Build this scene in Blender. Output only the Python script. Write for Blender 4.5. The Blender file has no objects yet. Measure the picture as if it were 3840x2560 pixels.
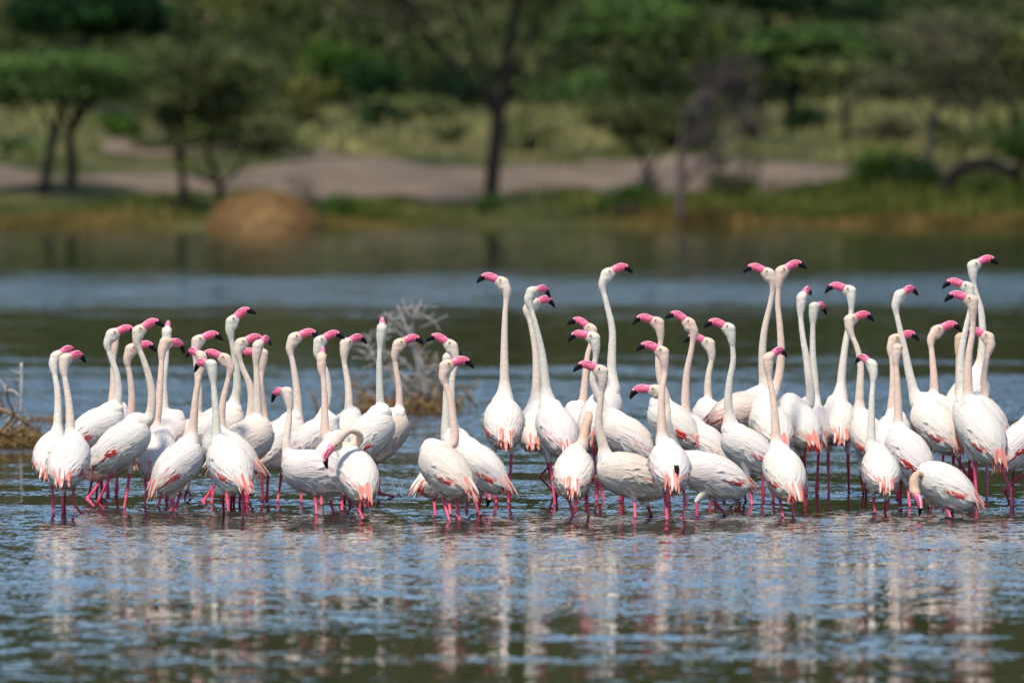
import bpy, bmesh, math, random
import numpy as np
from mathutils import Vector, Matrix

random.seed(7)
rng = np.random.default_rng(7)
scene = bpy.context.scene
COL = scene.collection

# ------------------------------------------------------------------ camera
CAM_H = 2.084            # photographer's eye height above the lake
FPX = 32200.0            # focal length in pixels of the 3840 px wide photograph
HORIZON = 600.0          # pixel row of eye level
cam_data = bpy.data.cameras.new("camera")
cam = bpy.data.objects.new("camera", cam_data)
COL.objects.link(cam)
cam_data.sensor_width = 36.0
cam_data.lens = 36.0 * FPX / 3840.0
PITCH = math.atan((1280.0 - HORIZON) / FPX)
cam.location = (0, 0, CAM_H)
cam.rotation_euler = (math.pi / 2 - PITCH, 0, 0)
cam_data.clip_start = 0.5
cam_data.clip_end = 6000.0
cam_data.dof.use_dof = True
cam_data.dof.focus_distance = 51.0
cam_data.dof.aperture_fstop = (cam_data.lens / 1000.0) / 0.102
cam_data.dof.aperture_blades = 0
scene.camera = cam

# ------------------------------------------------------------------ sky + sun
SUN_EL = math.radians(62.0)
SUN_AZ = math.radians(203.0)      # clockwise from +Y (away from the camera): behind and to the left
world = bpy.data.worlds.new("World")
scene.world = world
world.use_nodes = True
wn = world.node_tree
bg = wn.nodes["Background"]
sky = wn.nodes.new("ShaderNodeTexSky")
sky.sky_type = 'NISHITA'
sky.sun_disc = False
sky.sun_elevation = SUN_EL
sky.sun_rotation = SUN_AZ
sky.air_density = 1.0
sky.dust_density = 0.0
sky.ozone_density = 4.0
wn.links.new(sky.outputs[0], bg.inputs[0])
bg.inputs[1].default_value = 0.13
sun_data = bpy.data.lights.new("sun", 'SUN')
sun_data.energy = 3.7
sun_data.angle = math.radians(9.0)
sun_data.color = (1.0, 0.92, 0.80)
sun = bpy.data.objects.new("sun", sun_data)
COL.objects.link(sun)
sdir = Vector((math.cos(SUN_EL) * math.sin(SUN_AZ), math.cos(SUN_EL) * math.cos(SUN_AZ), math.sin(SUN_EL)))
sun.rotation_euler = sdir.to_track_quat('Z', 'Y').to_euler()
sun.location = (0, 0, 60)
scene.view_settings.view_transform = 'Standard'
scene.view_settings.look = 'None'
scene.view_settings.exposure = 0.38
scene.view_settings.gamma = 1.0
scene.view_settings.use_curve_mapping = False
scene.cycles.use_denoising = True
scene.cycles.max_bounces = 6
scene.cycles.diffuse_bounces = 3
scene.cycles.glossy_bounces = 3

# ------------------------------------------------------------------ helpers
CP, SP = math.cos(PITCH), math.sin(PITCH)

def ray(px, py):
    u = (px - 1920.0) / FPX
    v = (1280.0 - py) / FPX
    return np.array([u, CP + v * SP, -SP + v * CP])

def at(px, py, y):
    """point of the place that the photograph shows at pixel (px, py), y metres away"""
    d = ray(px, py)
    k = y / d[1]
    return np.array([0, 0, CAM_H]) + d * k

def on_water(px, py):
    d = ray(px, py)
    k = -CAM_H / d[2]
    return np.array([0, 0, CAM_H]) + d * k

def lin(r, g, b):
    f = lambda c: ((c / 255.0 + 0.055) / 1.055) ** 2.4 if c / 255.0 > 0.04045 else c / 255.0 / 12.92
    return (f(r), f(g), f(b), 1.0)

def tag(o, label=None, cat=None, group=None, kind=None):
    if label: o["label"] = label
    if cat: o["category"] = cat
    if group: o["group"] = group
    if kind: o["kind"] = kind
    return o

def mesh_obj(name, verts, faces, mats, parent=None, mat_idx=None, smooth=True, attrs=None):
    me = bpy.data.meshes.new(name)
    me.from_pydata([tuple(map(float, v)) for v in verts], [], faces)
    for m in (mats if isinstance(mats, (list, tuple)) else [mats]):
        me.materials.append(m)
    if mat_idx is not None:
        me.polygons.foreach_set("material_index", np.asarray(mat_idx, dtype=np.int32))
    if smooth:
        me.polygons.foreach_set("use_smooth", np.ones(len(me.polygons), dtype=bool))
    if attrs:
        for k, v in attrs.items():
            a = me.attributes.new(k, 'FLOAT', 'POINT')
            a.data.foreach_set("value", np.asarray(v, dtype=np.float32))
    me.update()
    o = bpy.data.objects.new(name, me)
    COL.objects.link(o)
    if parent is not None:
        o.parent = parent
    return o

def empty(name, loc):
    o = bpy.data.objects.new(name, None)
    o.empty_display_size = 0.1
    o.location = loc
    COL.objects.link(o)
    return o

class MB:
    """collects shapes that become one mesh"""
    def __init__(self):
        self.v, self.f, self.m = [], [], []
    def add(self, verts, faces, mi=0):
        n = len(self.v)
        self.v.extend(verts)
        self.f.extend([tuple(i + n for i in f) for f in faces])
        self.m.extend([mi] * len(faces))
    def tube(self, pts, rad, sides=8, mi=0, cap=True):
        pts = [np.asarray(p, float) for p in pts]
        n = len(pts)
        rad = rad if hasattr(rad, '__len__') else [rad] * n
        verts, faces = [], []
        ref = None
        for i in range(n):
            t = pts[min(i + 1, n - 1)] - pts[max(i - 1, 0)]
            t = t / (np.linalg.norm(t) + 1e-12)
            if ref is None:
                a = np.array([0, 1.0, 0]) if abs(t[1]) < 0.8 else np.array([1.0, 0, 0])
                ref = np.cross(t, a)
            ref = ref - t * ref.dot(t)
            ref /= np.linalg.norm(ref) + 1e-12
            b = np.cross(t, ref)
            for k in range(sides):
                an = 2 * math.pi * k / sides
                verts.append(pts[i] + rad[i] * (math.cos(an) * ref + math.sin(an) * b))
        for i in range(n - 1):
            for k in range(sides):
                k2 = (k + 1) % sides
                faces.append((i * sides + k, i * sides + k2, (i + 1) * sides + k2, (i + 1) * sides + k))
        if cap:
            faces.append(tuple(range(sides - 1, -1, -1)))
            faces.append(tuple((n - 1) * sides + k for k in range(sides)))
        self.add(verts, faces, mi)
    def ball(self, c, r, seg=10, rings=7, mi=0):
        c = np.asarray(c, float)
        r = np.asarray(r if hasattr(r, '__len__') else (r, r, r), float)
        verts = [c + r * np.array([0, 0, 1])]
        for i in range(1, rings):
            th = math.pi * i / rings
            for k in range(seg):
                an = 2 * math.pi * k / seg
                verts.append(c + r * np.array([math.sin(th) * math.cos(an), math.sin(th) * math.sin(an), math.cos(th)]))
        verts.append(c - r * np.array([0, 0, 1]))
        faces = [(0, 1 + k, 1 + (k + 1) % seg) for k in range(seg)]
        for i in range(rings - 2):
            o = 1 + i * seg
            for k in range(seg):
                k2 = (k + 1) % seg
                faces.append((o + k, o + seg + k, o + seg + k2, o + k2))
        o = 1 + (rings - 2) * seg
        e = len(verts) - 1
        faces += [(e, o + (k + 1) % seg, o + k) for k in range(seg)]
        self.add(verts, faces, mi)
    def build(self, name, mats, parent=None, smooth=True, attrs=None):
        return mesh_obj(name, self.v, self.f, mats, parent, self.m, smooth, attrs)

def spline(pts, per=6):
    """Catmull-Rom through the points"""
    P = [np.asarray(p, float) for p in pts]
    P = [2 * P[0] - P[1]] + P + [2 * P[-1] - P[-2]]
    out = []
    for i in range(1, len(P) - 2):
        p0, p1, p2, p3 = P[i - 1:i + 3]
        for k in range(per):
            t = k / per
            out.append(0.5 * ((2 * p1) + (p2 - p0) * t + (2 * p0 - 5 * p1 + 4 * p2 - p3) * t * t
                              + (-p0 + 3 * p1 - 3 * p2 + p3) * t ** 3))
    out.append(P[-2])
    return out

# ------------------------------------------------------------------ materials
def new_mat(name):
    m = bpy.data.materials.new(name)
    m.use_nodes = True
    nt = m.node_tree
    return m, nt, nt.nodes["Principled BSDF"]

def varied(name, c1, c2, scale=3.0, rough=0.85, detail=4.0, bump=0.0, bump_scale=30.0, obj_random=0.0, spec=0.3, lo=0.35, hi=0.65):
    """surface whose colour drifts between two tones"""
    m, nt, p = new_mat(name)
    tc = nt.nodes.new("ShaderNodeTexCoord")
    n = nt.nodes.new("ShaderNodeTexNoise")
    n.inputs["Scale"].default_value = scale
    n.inputs["Detail"].default_value = detail
    r = nt.nodes.new("ShaderNodeValToRGB")
    r.color_ramp.elements[0].position = lo
    r.color_ramp.elements[1].position = hi
    r.color_ramp.elements[0].color = c1
    r.color_ramp.elements[1].color = c2
    nt.links.new(tc.outputs["Object"], n.inputs["Vector"])
    nt.links.new(n.outputs["Fac"], r.inputs[0])
    out = r.outputs[0]
    if bump > 0:
        n2 = nt.nodes.new("ShaderNodeTexNoise")
        n2.inputs["Scale"].default_value = bump_scale
        n2.inputs["Detail"].default_value = 3
        b = nt.nodes.new("ShaderNodeBump")
        b.inputs["Strength"].default_value = bump
        b.inputs["Distance"].default_value = 0.01
        nt.links.new(tc.outputs["Object"], n2.inputs["Vector"])
        nt.links.new(n2.outputs["Fac"], b.inputs["Height"])
        nt.links.new(b.outputs[0], p.inputs["Normal"])
    nt.links.new(out, p.inputs["Base Color"])
    p.inputs["Roughness"].default_value = rough
    p.inputs["Specular IOR Level"].default_value = spec
    return m

def leafy(name, dark, light, gain=0.55):
    """foliage: each leaf takes its tone from a random value stored on it"""
    m, nt, p = new_mat(name)
    a = nt.nodes.new("ShaderNodeAttribute")
    a.attribute_name = "tone"
    r = nt.nodes.new("ShaderNodeValToRGB")
    r.color_ramp.elements[0].color = tuple(c * gain for c in dark[:3]) + (1,)
    r.color_ramp.elements[1].color = tuple(c * gain for c in light[:3]) + (1,)
    nt.links.new(a.outputs["Fac"], r.inputs[0])
    nt.links.new(r.outputs[0], p.inputs["Base Color"])
    p.inputs["Roughness"].default_value = 0.7
    p.inputs["Specular IOR Level"].default_value = 0.2
    t = nt.nodes.new("ShaderNodeBsdfTranslucent")
    nt.links.new(r.outputs[0], t.inputs["Color"])
    mx = nt.nodes.new("ShaderNodeMixShader")
    mx.inputs[0].default_value = 0.25
    nt.links.new(p.outputs[0], mx.inputs[1])
    nt.links.new(t.outputs[0], mx.inputs[2])
    nt.links.new(mx.outputs[0], nt.nodes["Material Output"].inputs["Surface"])
    return m

# ================================================================== THE SETTING
# ------------------------------------------------------------------ lake
def lake_material():
    m, nt, p = new_mat("lake_water")
    N, L = nt.nodes, nt.links
    p.inputs["Base Color"].default_value = (0.016, 0.017, 0.011, 1)
    p.inputs["Roughness"].default_value = 0.03
    p.inputs["IOR"].default_value = 1.333
    geo = N.new("ShaderNodeNewGeometry")
    def octave(sx, sy, detail, amp, offset, rough=0.5, dist=0.0):
        mp = N.new("ShaderNodeMapping")
        mp.inputs["Scale"].default_value = (sx, sy, 1)
        mp.inputs["Location"].default_value = offset
        n = N.new("ShaderNodeTexNoise")
        n.inputs["Scale"].default_value = 1.0
        n.inputs["Detail"].default_value = detail
        n.inputs["Roughness"].default_value = rough
        n.inputs["Distortion"].default_value = dist
        L.new(geo.outputs["Position"], mp.inputs[0])
        L.new(mp.outputs[0], n.inputs["Vector"])
        s = N.new("ShaderNodeVectorMath"); s.operation = 'SUBTRACT'
        s.inputs[1].default_value = (0.5, 0.5, 0.5)
        L.new(n.outputs["Color"], s.inputs[0])
        k = N.new("ShaderNodeVectorMath"); k.operation = 'SCALE'
        k.inputs["Scale"].default_value = amp
        L.new(s.outputs[0], k.inputs[0])
        return k.outputs[0]
    def math_(op, a, b):
        n = N.new("ShaderNodeMath"); n.operation = op
        for i, x in enumerate((a, b)):
            if isinstance(x, (int, float)): n.inputs[i].default_value = x
            else: L.new(x, n.inputs[i])
        return n.outputs[0]
    # where the breeze ruffles the lake: bands across the wind, broken up by noise
    sep = N.new("ShaderNodeSeparateXYZ")
    L.new(geo.outputs["Position"], sep.inputs[0])
    mp = N.new("ShaderNodeMapping"); mp.inputs["Scale"].default_value = (0.16, 0.30, 1)
    n = N.new("ShaderNodeTexNoise"); n.inputs["Scale"].default_value = 1.0; n.inputs["Detail"].default_value = 3
    L.new(geo.outputs["Position"], mp.inputs[0]); L.new(mp.outputs[0], n.inputs["Vector"])
    wob = math_('MULTIPLY', math_('SUBTRACT', n.outputs["Fac"], 0.5), 0.22)
    lg = math_('LOGARITHM', sep.outputs["Y"], 2.0)            # equal steps of distance ratio
    fac = math_('ADD', math_('DIVIDE', math_('SUBTRACT', lg, 5.0), 3.2), math_('MULTIPLY', wob, 0.85))
    def pos(d): return (math.log2(d) - 5.0) / 3.2
    ramp = N.new("ShaderNodeValToRGB")
    cr = ramp.color_ramp
    stops = WIND_STOPS
    while len(cr.elements) < len(stops): cr.elements.new(0.5)
    for e, (d, v) in zip(cr.elements, stops):
        e.position = max(0.0, min(1.0, pos(d)))
        e.color = (v, v, v, 1)
    L.new(fac, ramp.inputs[0])
    # cat's paws: thin streaks of ripples on the calm stretches
    mp2 = N.new("ShaderNodeMapping"); mp2.inputs["Scale"].default_value = (0.45, 0.9, 1); mp2.inputs["Location"].default_value = (4.2, 9.1, 0)
    n2 = N.new("ShaderNodeTexNoise"); n2.inputs["Scale"].default_value = 1.0; n2.inputs["Detail"].default_value = 4
    L.new(geo.outputs["Position"], mp2.inputs[0]); L.new(mp2.outputs[0], n2.inputs["Vector"])
    mr = N.new("ShaderNodeMapRange"); mr.inputs["From Min"].default_value = 0.55; mr.inputs["From Max"].default_value = 0.68
    mr.inputs["To Max"].default_value = 0.4
    L.new(n2.outputs["Fac"], mr.inputs["Value"])
    # gusts: the ruffled stretches are themselves uneven
    mp3 = N.new("ShaderNodeMapping"); mp3.inputs["Scale"].default_value = (0.5, 0.35, 1); mp3.inputs["Location"].default_value = (1.7, 3.3, 0)
    n3 = N.new("ShaderNodeTexNoise"); n3.inputs["Scale"].default_value = 1.0; n3.inputs["Detail"].default_value = 5; n3.inputs["Roughness"].default_value = 0.65
    L.new(geo.outputs["Position"], mp3.inputs[0]); L.new(mp3.outputs[0], n3.inputs["Vector"])
    mg = N.new("ShaderNodeMapRange"); mg.inputs["From Min"].default_value = 0.34; mg.inputs["From Max"].default_value = 0.62
    mg.inputs["To Min"].default_value = 0.25; mg.inputs["To Max"].default_value = 1.15
    L.new(n3.outputs["Fac"], mg.inputs["Value"])
    wind = math_('MAXIMUM', math_('MULTIPLY', ramp.outputs[0], mg.outputs[0]), mr.outputs[0])
    calm = octave(1.6, 2.2, 3, CALM_AMP, (3, 1, 0))
    swell = octave(4.5, 5.0, 3, CALM_AMP * 0.6, (13, 5, 0))
    ripple = octave(10.0, 8.0, 3, RIPPLE_AMP, (5, 2, 0), 0.6)
    fine = octave(30.0, 20.0, 2, RIPPLE_AMP * 0.7, (1, 7, 0))
    a1 = N.new("ShaderNodeVectorMath"); a1.operation = 'ADD'
    L.new(ripple, a1.inputs[0]); L.new(fine, a1.inputs[1])
    sc = N.new("ShaderNodeVectorMath"); sc.operation = 'SCALE'
    lee = N.new("ShaderNodeVectorMath"); lee.operation = 'ADD'; lee.inputs[1].default_value = (0, -0.055, 0)   # wavelets lean with the breeze
    L.new(a1.outputs[0], lee.inputs[0])
    L.new(lee.outputs[0], sc.inputs[0]); L.new(wind, sc.inputs["Scale"])
    a2 = N.new("ShaderNodeVectorMath"); a2.operation = 'ADD'
    L.new(calm, a2.inputs[0]); L.new(swell, a2.inputs[1])
    a3 = N.new("ShaderNodeVectorMath"); a3.operation = 'ADD'
    L.new(a2.outputs[0], a3.inputs[0]); L.new(sc.outputs[0], a3.inputs[1])
    flat = N.new("ShaderNodeVectorMath"); flat.operation = 'MULTIPLY'
    flat.inputs[1].default_value = (0.38, 1, 0)
    L.new(a3.outputs[0], flat.inputs[0])
    tilt = N.new("ShaderNodeVectorMath"); tilt.operation = 'ADD'; tilt.inputs[1].default_value = (0, -0.008, 0)
    L.new(flat.outputs[0], tilt.inputs[0])
    up = N.new("ShaderNodeVectorMath"); up.operation = 'ADD'
    L.new(tilt.outputs[0], up.inputs[0]); L.new(geo.outputs["Normal"], up.inputs[1])
    nm = N.new("ShaderNodeVectorMath"); nm.operation = 'NORMALIZE'
    L.new(up.outputs[0], nm.inputs[0])
    L.new(nm.outputs[0], p.inputs["Normal"])
    return m

CALM_AMP = 0.075
RIPPLE_AMP = 0.62
WIND_STOPS = [(32, 0.06), (36, 0.15), (40, 0.36), (44, 0.56), (50, 0.66), (53.5, 0.62), (55.5, 0.12), (58.0, 0.10), (61, 0.8), (80, 1.0),
              (89, 0.12), (112, 0.08), (128, 0.75), (141, 1.0), (151, 0.55), (168, 0.06), (260, 0.03)]
xs = [-900, -300, -60, 60, 300, 900]
ys = [-200, 0, 30, 60, 120, 200, 290]
lv = [(x, y, 0.0) for y in ys for x in xs]
lf = [(j * 6 + i, j * 6 + i + 1, (j + 1) * 6 + i + 1, (j + 1) * 6 + i) for j in range(len(ys) - 1) for i in range(5)]
mat_lake = lake_material()
tag(mesh_obj("lake", lv, lf, mat_lake), "calm olive and blue lake water with wind ripples", "water", kind="structure")

# ------------------------------------------------------------------ far bank and hillside
PROF_D = [240, 256, 258.5, 261, 264, 272, 290, 315, 380, 450, 600, 900, 1300, 2400, 5000]
PROF_Z = [-1.5, -0.12, 0.03, 0.25, 0.44, 0.86, 2.17, 3.55, 6.3, 11.0, 26.0, 78.0, 150.0, 230.0, 260.0]
def shore_shift(x):
    return 1.6 * math.sin(x * 0.21 + 0.6) + 0.9 * math.sin(x * 0.57 + 2.0)
def ground_z(x, y):
    d = y - shore_shift(x) * max(0.0, 1 - max(0, y - 258) / 40)
    z = float(np.interp(d, PROF_D, PROF_Z))
    if 258 < d < 330:
        k = min(1, (d - 258) / 5) * min(1, (330 - d) / 30)
        z += k * (0.16 * math.sin(x * 0.45 + d * 0.21 + 1.0) + 0.10 * math.sin(x * 1.05 - d * 0.35) + 0.15 * (1 + math.tanh((x - 8.5) * 0.6)) * max(0, 1 - abs(d - 269) / 8))
    if y > 300:
        k = min(1, (y - 300) / 120)
        z += k * (1.2 * math.sin(x * 0.06 + y * 0.013) + 0.8 * math.sin(x * 0.13 - y * 0.04))
        z += min(1, max(0, (y - 500) / 300)) * 9 * math.sin(x * 0.011 + 0.4) * math.cos(y * 0.004)
    return z
def ground_pt(px, d):
    x = (px - 1920) / FPX * d
    return np.array([x, d, ground_z(x, d)])

def ground_hit(px, py, default):
    """distance at which the view line through a pixel meets the bank"""
    d = 257.0
    while d < 1200:
        p = at(px, py, d)
        if ground_z(p[0], d) >= p[2]:
            return d
        d += 0.5
    return default

gx = sorted(set([-3000, -1800, -1000, -600, -350, -200, -120, -80] + [round(v, 2) for v in np.arange(-60, 60.1, 1.0)] + [80, 120, 200, 350, 600, 1000, 1800, 3000]))
gy = list(np.arange(246, 300, 1.0)) + list(np.arange(300, 460, 4.0)) + list(np.arange(460, 900, 20.0)) + [950, 1100, 1300, 1700, 2400, 3500, 5000]
gv = [(x, y, ground_z(x, y)) for y in gy for x in gx]
nx = len(gx)
gf = [(j * nx + i, j * nx + i + 1, (j + 1) * nx + i + 1, (j + 1) * nx + i) for j in range(len(gy) - 1) for i in range(nx - 1)]

def ground_material():
    m, nt, p = new_mat("hillside_ground")
    N, L = nt.nodes, nt.links
    geo = N.new("ShaderNodeNewGeometry")
    n1 = N.new("ShaderNodeTexNoise"); n1.inputs["Scale"].default_value = 0.28; n1.inputs["Detail"].default_value = 5
    L.new(geo.outputs["Position"], n1.inputs["Vector"])
    r = N.new("ShaderNodeValToRGB")
    e = r.color_ramp.elements
    e[0].position = 0.36; e[0].color = lin(42, 48, 22)
    e[1].position = 0.66; e[1].color = lin(88, 82, 48)
    x = e.new(0.5); x.color = lin(60, 64, 30)
    L.new(n1.outputs["Fac"], r.inputs[0])
    L.new(r.outputs[0], p.inputs["Base Color"])
    p.inputs["Roughness"].default_value = 0.95
    p.inputs["Specular IOR Level"].default_value = 0.1
    return m
hill = mesh_obj("hillside", gv, gf, ground_material())
tag(hill, "grassy lake bank rising into a wooded hillside", "hillside", kind="structure")

# ------------------------------------------------------------------ dirt track along the bank
def strip(name, near, far, x0, x1, lift, mat, n=90, m=6):
    v, f = [], []
    for i in range(n + 1):
        x = x0 + (x1 - x0) * i / n
        a, b = near(x), far(x)
        for j in range(m + 1):
            y = a + (b - a) * j / m
            v.append((x, y, ground_z(x, y) + lift))
    for i in range(n):
        for j in range(m):
            q = i * (m + 1) + j
            f.append((q, q + m + 1, q + m + 2, q + 1))
    return mesh_obj(name, v, f, mat)
mat_dirt = varied("track_dirt", lin(84, 71, 56), lin(118, 101, 82), scale=0.5, detail=7.0, rough=0.95, lo=0.3, hi=0.7)
tk = strip("dirt_track", lambda x: 271.5 + 1.0 * math.sin(x * 0.4) + 0.8 * math.sin(x * 1.3) + 0.5 * math.sin(x * 2.9) + 1.5 * (1 - math.tanh((x + 6) * 0.8)) + 1.6 * (1 + math.tanh((x - 5.5) * 0.7)) + 2.5 * (1 + math.tanh((x - 10) * 0.6)),
           lambda x: 287.5 + 0.9 * math.sin(x * 0.3 + 1) + 0.7 * math.sin(x * 1.1 + 2) + 0.4 * math.sin(x * 2.7) - 2.6 * (1 - math.tanh((x + 9) * 0.7)), -70, 70, 0.05, mat_dirt, 280)
tag(tk, "dusty brown dirt track along the far bank", "track", kind="structure")
tk2 = strip("dirt_track", lambda x: 287.0 + 0.5 * (-4.0 - x), lambda x: 291.0 + 1.3 * (-4.0 - x), -14, -4.4, 0.07, mat_dirt, 40)
tag(tk2, "greyish spur of dirt track bending up to the left", "track", kind="structure")

# ------------------------------------------------------------------ grass
def grass(name, n, place, hgt, wid, mat, label, cat):
    V, F, T = [], [], []
    for _ in range(n):
        r = place()
        if r is None: continue
        x, y = r
        z = ground_z(x, y) - 0.03
        h = hgt * random.uniform(0.5, 1.25) * (0.75 + 0.4 * math.sin(x * 0.8 + 0.5) * math.sin(x * 0.31 + 2))
        w = wid * random.uniform(0.6, 1.3)
        an = random.uniform(0, math.pi)
        dx, dy = math.cos(an) * w, math.sin(an) * w
        lx, ly = random.gauss(0, 0.3) * h, random.gauss(0, 0.3) * h
        k = len(V)
        V += [(x - dx, y - dy, z), (x + dx, y + dy, z), (x + lx * 0.4 + dx * 0.7, y + ly * 0.4 + dy * 0.7, z + h * 0.6),
              (x + lx * 0.4 - dx * 0.7, y + ly * 0.4 - dy * 0.7, z + h * 0.6), (x + lx, y + ly, z + h)]
        F += [(k, k + 1, k + 2, k + 3), (k + 3, k + 2, k + 4)]
        t = 0.5 + 0.28 * math.sin(x * 0.9 + y * 0.7) + 0.22 * math.sin(x * 2.3 - y * 1.1 + 1.0) + random.gauss(0, 0.15)
        T += [min(1, max(0, t))] * 5
    o = mesh_obj(name, V, F, mat, smooth=False, attrs={"tone": T})
    return tag(o, label, cat, kind="stuff")

mat_gold = leafy("golden_reed", lin(108, 92, 40), lin(192, 154, 84), 0.62)
mat_ggreen = leafy("bank_green", lin(66, 88, 26), lin(136, 136, 58), 0.62)
mat_dry = leafy("dry_grass", lin(136, 128, 66), lin(200, 188, 122), 0.75)

def in_px(x0, x1, d0, d1):
    def f():
        d = random.uniform(d0, d1)
        x = (random.uniform(x0, x1) + random.gauss(0, 130) - 1920) / FPX * d
        return x, d + shore_shift(x) * max(0.0, 1 - max(0, d - 258) / 40)
    return f
grass("shore_reeds", 2600, in_px(-900, 430, 258.3, 262.0), 0.50, 0.035, mat_gold, "golden reeds at the waterline on the left bank", "reeds")
grass("shore_reeds", 4200, in_px(2380, 4700, 258.2, 261.3), 0.46, 0.035, mat_gold, "orange and golden reeds at the waterline on the right bank", "reeds")
grass("shore_reeds", 500, in_px(1180, 1750, 258.6, 260.6), 0.30, 0.035, mat_gold, "short golden reeds along the middle of the bank", "reeds")
def bank_green():
    d = random.uniform(259.5, 268.5)
    px = random.uniform(-900, 4700)
    if 1750 < px < 2330 and random.random() < 0.8: return None
    x = (px - 1920) / FPX * d
    return x, d + shore_shift(x) * max(0.0, 1 - max(0, d - 258) / 40)
grass("bank_grass", 14000, bank_green, 0.22, 0.04, mat_ggreen, "short green grass on the far bank below the dirt track", "grass")
grass("bank_mound_grass", 5000, in_px(2900, 4700, 262, 275), 0.75, 0.05, mat_ggreen, "tall green grass mounding on the right bank", "grass")
def field():
    d = random.uniform(289, 330)
    px = random.uniform(-900, 4700)
    x = (px - 1920) / FPX * d
    if -14 < x < -4.4 and d < 291 + 1.3 * (-4.0 - x): return None
    patch = math.sin(x * 0.55 + d * 0.21) + math.sin(x * 0.23 - d * 0.33 + 1.2)
    if patch < -0.2 and random.random() < 0.8: return None
    if x < -8 and random.random() < 0.45: return None
    return x, d
grass("dry_field_grass", 15000, field, 0.55, 0.05, mat_dry, "pale dry grass field above the dirt track", "grass")

def verge():
    px = random.uniform(-900, 4700)
    d = random.choice([random.gauss(272.5, 1.6), random.gauss(287.5, 1.5)])
    x = (px - 1920) / FPX * d
    if math.sin(x * 1.9 + d) + math.sin(x * 0.7 - d * 0.5) < 0.5: return None
    return x, d
grass("bank_tuft_grass", 1800, in_px(2250, 2950, 262, 270), 0.5, 0.05, mat_ggreen, "yellow-green grass tufts on the bank around the bare tree", "grass")
grass("bank_tuft_grass", 1300, in_px(1250, 1700, 263, 271), 0.35, 0.05, mat_ggreen, "dark green grass tufts on the bank left of the middle tree", "grass")
grass("verge_grass", 6500, verge, 0.26, 0.05, mat_ggreen, "ragged tufts of grass along both edges of the dirt track", "grass")

# ------------------------------------------------------------------ trees
mat_bark_dark = varied("bark_dark", lin(15, 12, 10), lin(32, 26, 22), scale=6, rough=0.95)
mat_bark_grey = varied("bark_grey", lin(62, 52, 50), lin(98, 86, 82), scale=6, rough=0.95)
mat_bark_brown = varied("bark_brown", lin(52, 38, 30), lin(84, 64, 50), scale=6, rough=0.95)
LEAF = {
    'acacia': leafy("leaf_acacia", lin(44, 66, 28), lin(108, 136, 66), 0.95),
    'olive': leafy("leaf_olive", lin(52, 60, 32), lin(112, 120, 64), 0.88),
    'deep': leafy("leaf_deep", lin(18, 48, 20), lin(52, 96, 40), 0.55),
    'fresh': leafy("leaf_fresh", lin(44, 82, 18), lin(98, 136, 40), 0.6),
    'grey': leafy("leaf_grey", lin(72, 74, 48), lin(124, 122, 84), 0.65),
    'twig': leafy("leaf_twig", lin(70, 60, 58), lin(128, 114, 110)),
    'yellow': leafy("leaf_yellow", lin(86, 92, 34), lin(150, 146, 66), 0.6),
}

def leaves(V, F, T, c, r, n, size, clumps=None, flat=0.5, tone=(0.0, 1.0)):
    """n leaf sprays in clumps through an ellipsoid"""
    c = np.asarray(c, float); r = np.asarray(r, float)
    clumps = clumps or max(6, n // 60)
    cen, ct = [], []
    while len(cen) < clumps:
        q = rng.uniform(-1, 1, 3)
        if q.dot(q) < 1:
            cen.append(c + q * r * 0.95)
            ct.append(np.clip(rng.uniform(*tone), 0, 1))
    cr = max(0.28, 1.25 / clumps ** (1 / 3.0)) * r * 0.55
    for i in range(n):
        k = i % clumps
        p = cen[k] + rng.normal(0, 1, 3) * cr * 0.75
        nrm = np.array([rng.normal(0, 0.6), rng.normal(0, 0.6), rng.normal(0.5, 0.6)])
        nrm /= np.linalg.norm(nrm)
        u = np.cross(nrm, rng.normal(0, 1, 3)); u /= np.linalg.norm(u)
        w = np.cross(nrm, u)
        s = size * rng.uniform(0.6, 1.4)
        b = len(V)
        V.extend([p - u * s, p - w * s * flat, p + u * s, p + w * s * flat])
        F.append((b, b + 1, b + 2, b + 3))
        t = float(np.clip(ct[k] + rng.normal(0, 0.15), 0, 1))
        T.extend([t] * 4)

def tree(name, label, cat, d, base_px, limbs, blobs, leaf, bark, group=None, leaf_size=0.11, twigs=16, tr_scale=1.0, sink=0.15):
    """base_px: foot of the trunk; limbs: [(radius0, radius1, [(px, py, depth offset), ...])];
    blobs: [(px, py, rx_px, ry_px, rz_m, depth offset, leaves)]"""
    d = ground_hit(base_px[0], base_px[1], d)
    base = at(base_px[0], base_px[1], d)
    root = empty(name, base)
    tag(root, label, cat, group)
    mb = MB()
    for (r0, r1, pts) in limbs:
        P = [at(x, y, d + dz) - base for (x, y, dz) in pts]
        if pts[0][:2] == base_px: P[0] = P[0] - np.array([0, 0, sink])
        S = spline(P, 5)
        n = len(S)
        mb.tube(S, [(r0 + (r1 - r0) * i / (n - 1)) * tr_scale for i in range(n)], 7)
    ends = [at(*pts[-1][:2], d + pts[-1][2]) - base for (_, _, pts) in limbs]
    V, F, T = [], [], []
    for (x, y, rx, ry, rz, dz, n) in blobs:
        k = (d + dz) / FPX
        c = at(x, y, d + dz) - base
        r = np.array([rx * k, rz, ry * k])
        leaves(V, F, T, c, r, n, leaf_size)
        for q in range(twigs):
            e = min(ends, key=lambda p: np.linalg.norm(p - c) * random.uniform(0.7, 1.5))
            g = c + rng.normal(0, 0.42, 3) * r
            mid = (e + g) / 2 + rng.normal(0, 0.08, 3) * np.linalg.norm(g - e)
            mb.tube(spline([e, mid, g], 3), [0.028 * tr_scale] * 2 + [0.02 * tr_scale] * 3 + [0.008 * tr_scale] * 2, 4)
    mb.build("trunk", bark, root)
    if V:
        mesh_obj("crown", V, F, LEAF[leaf], root, smooth=False, attrs={"tone": T})
    return root

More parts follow.
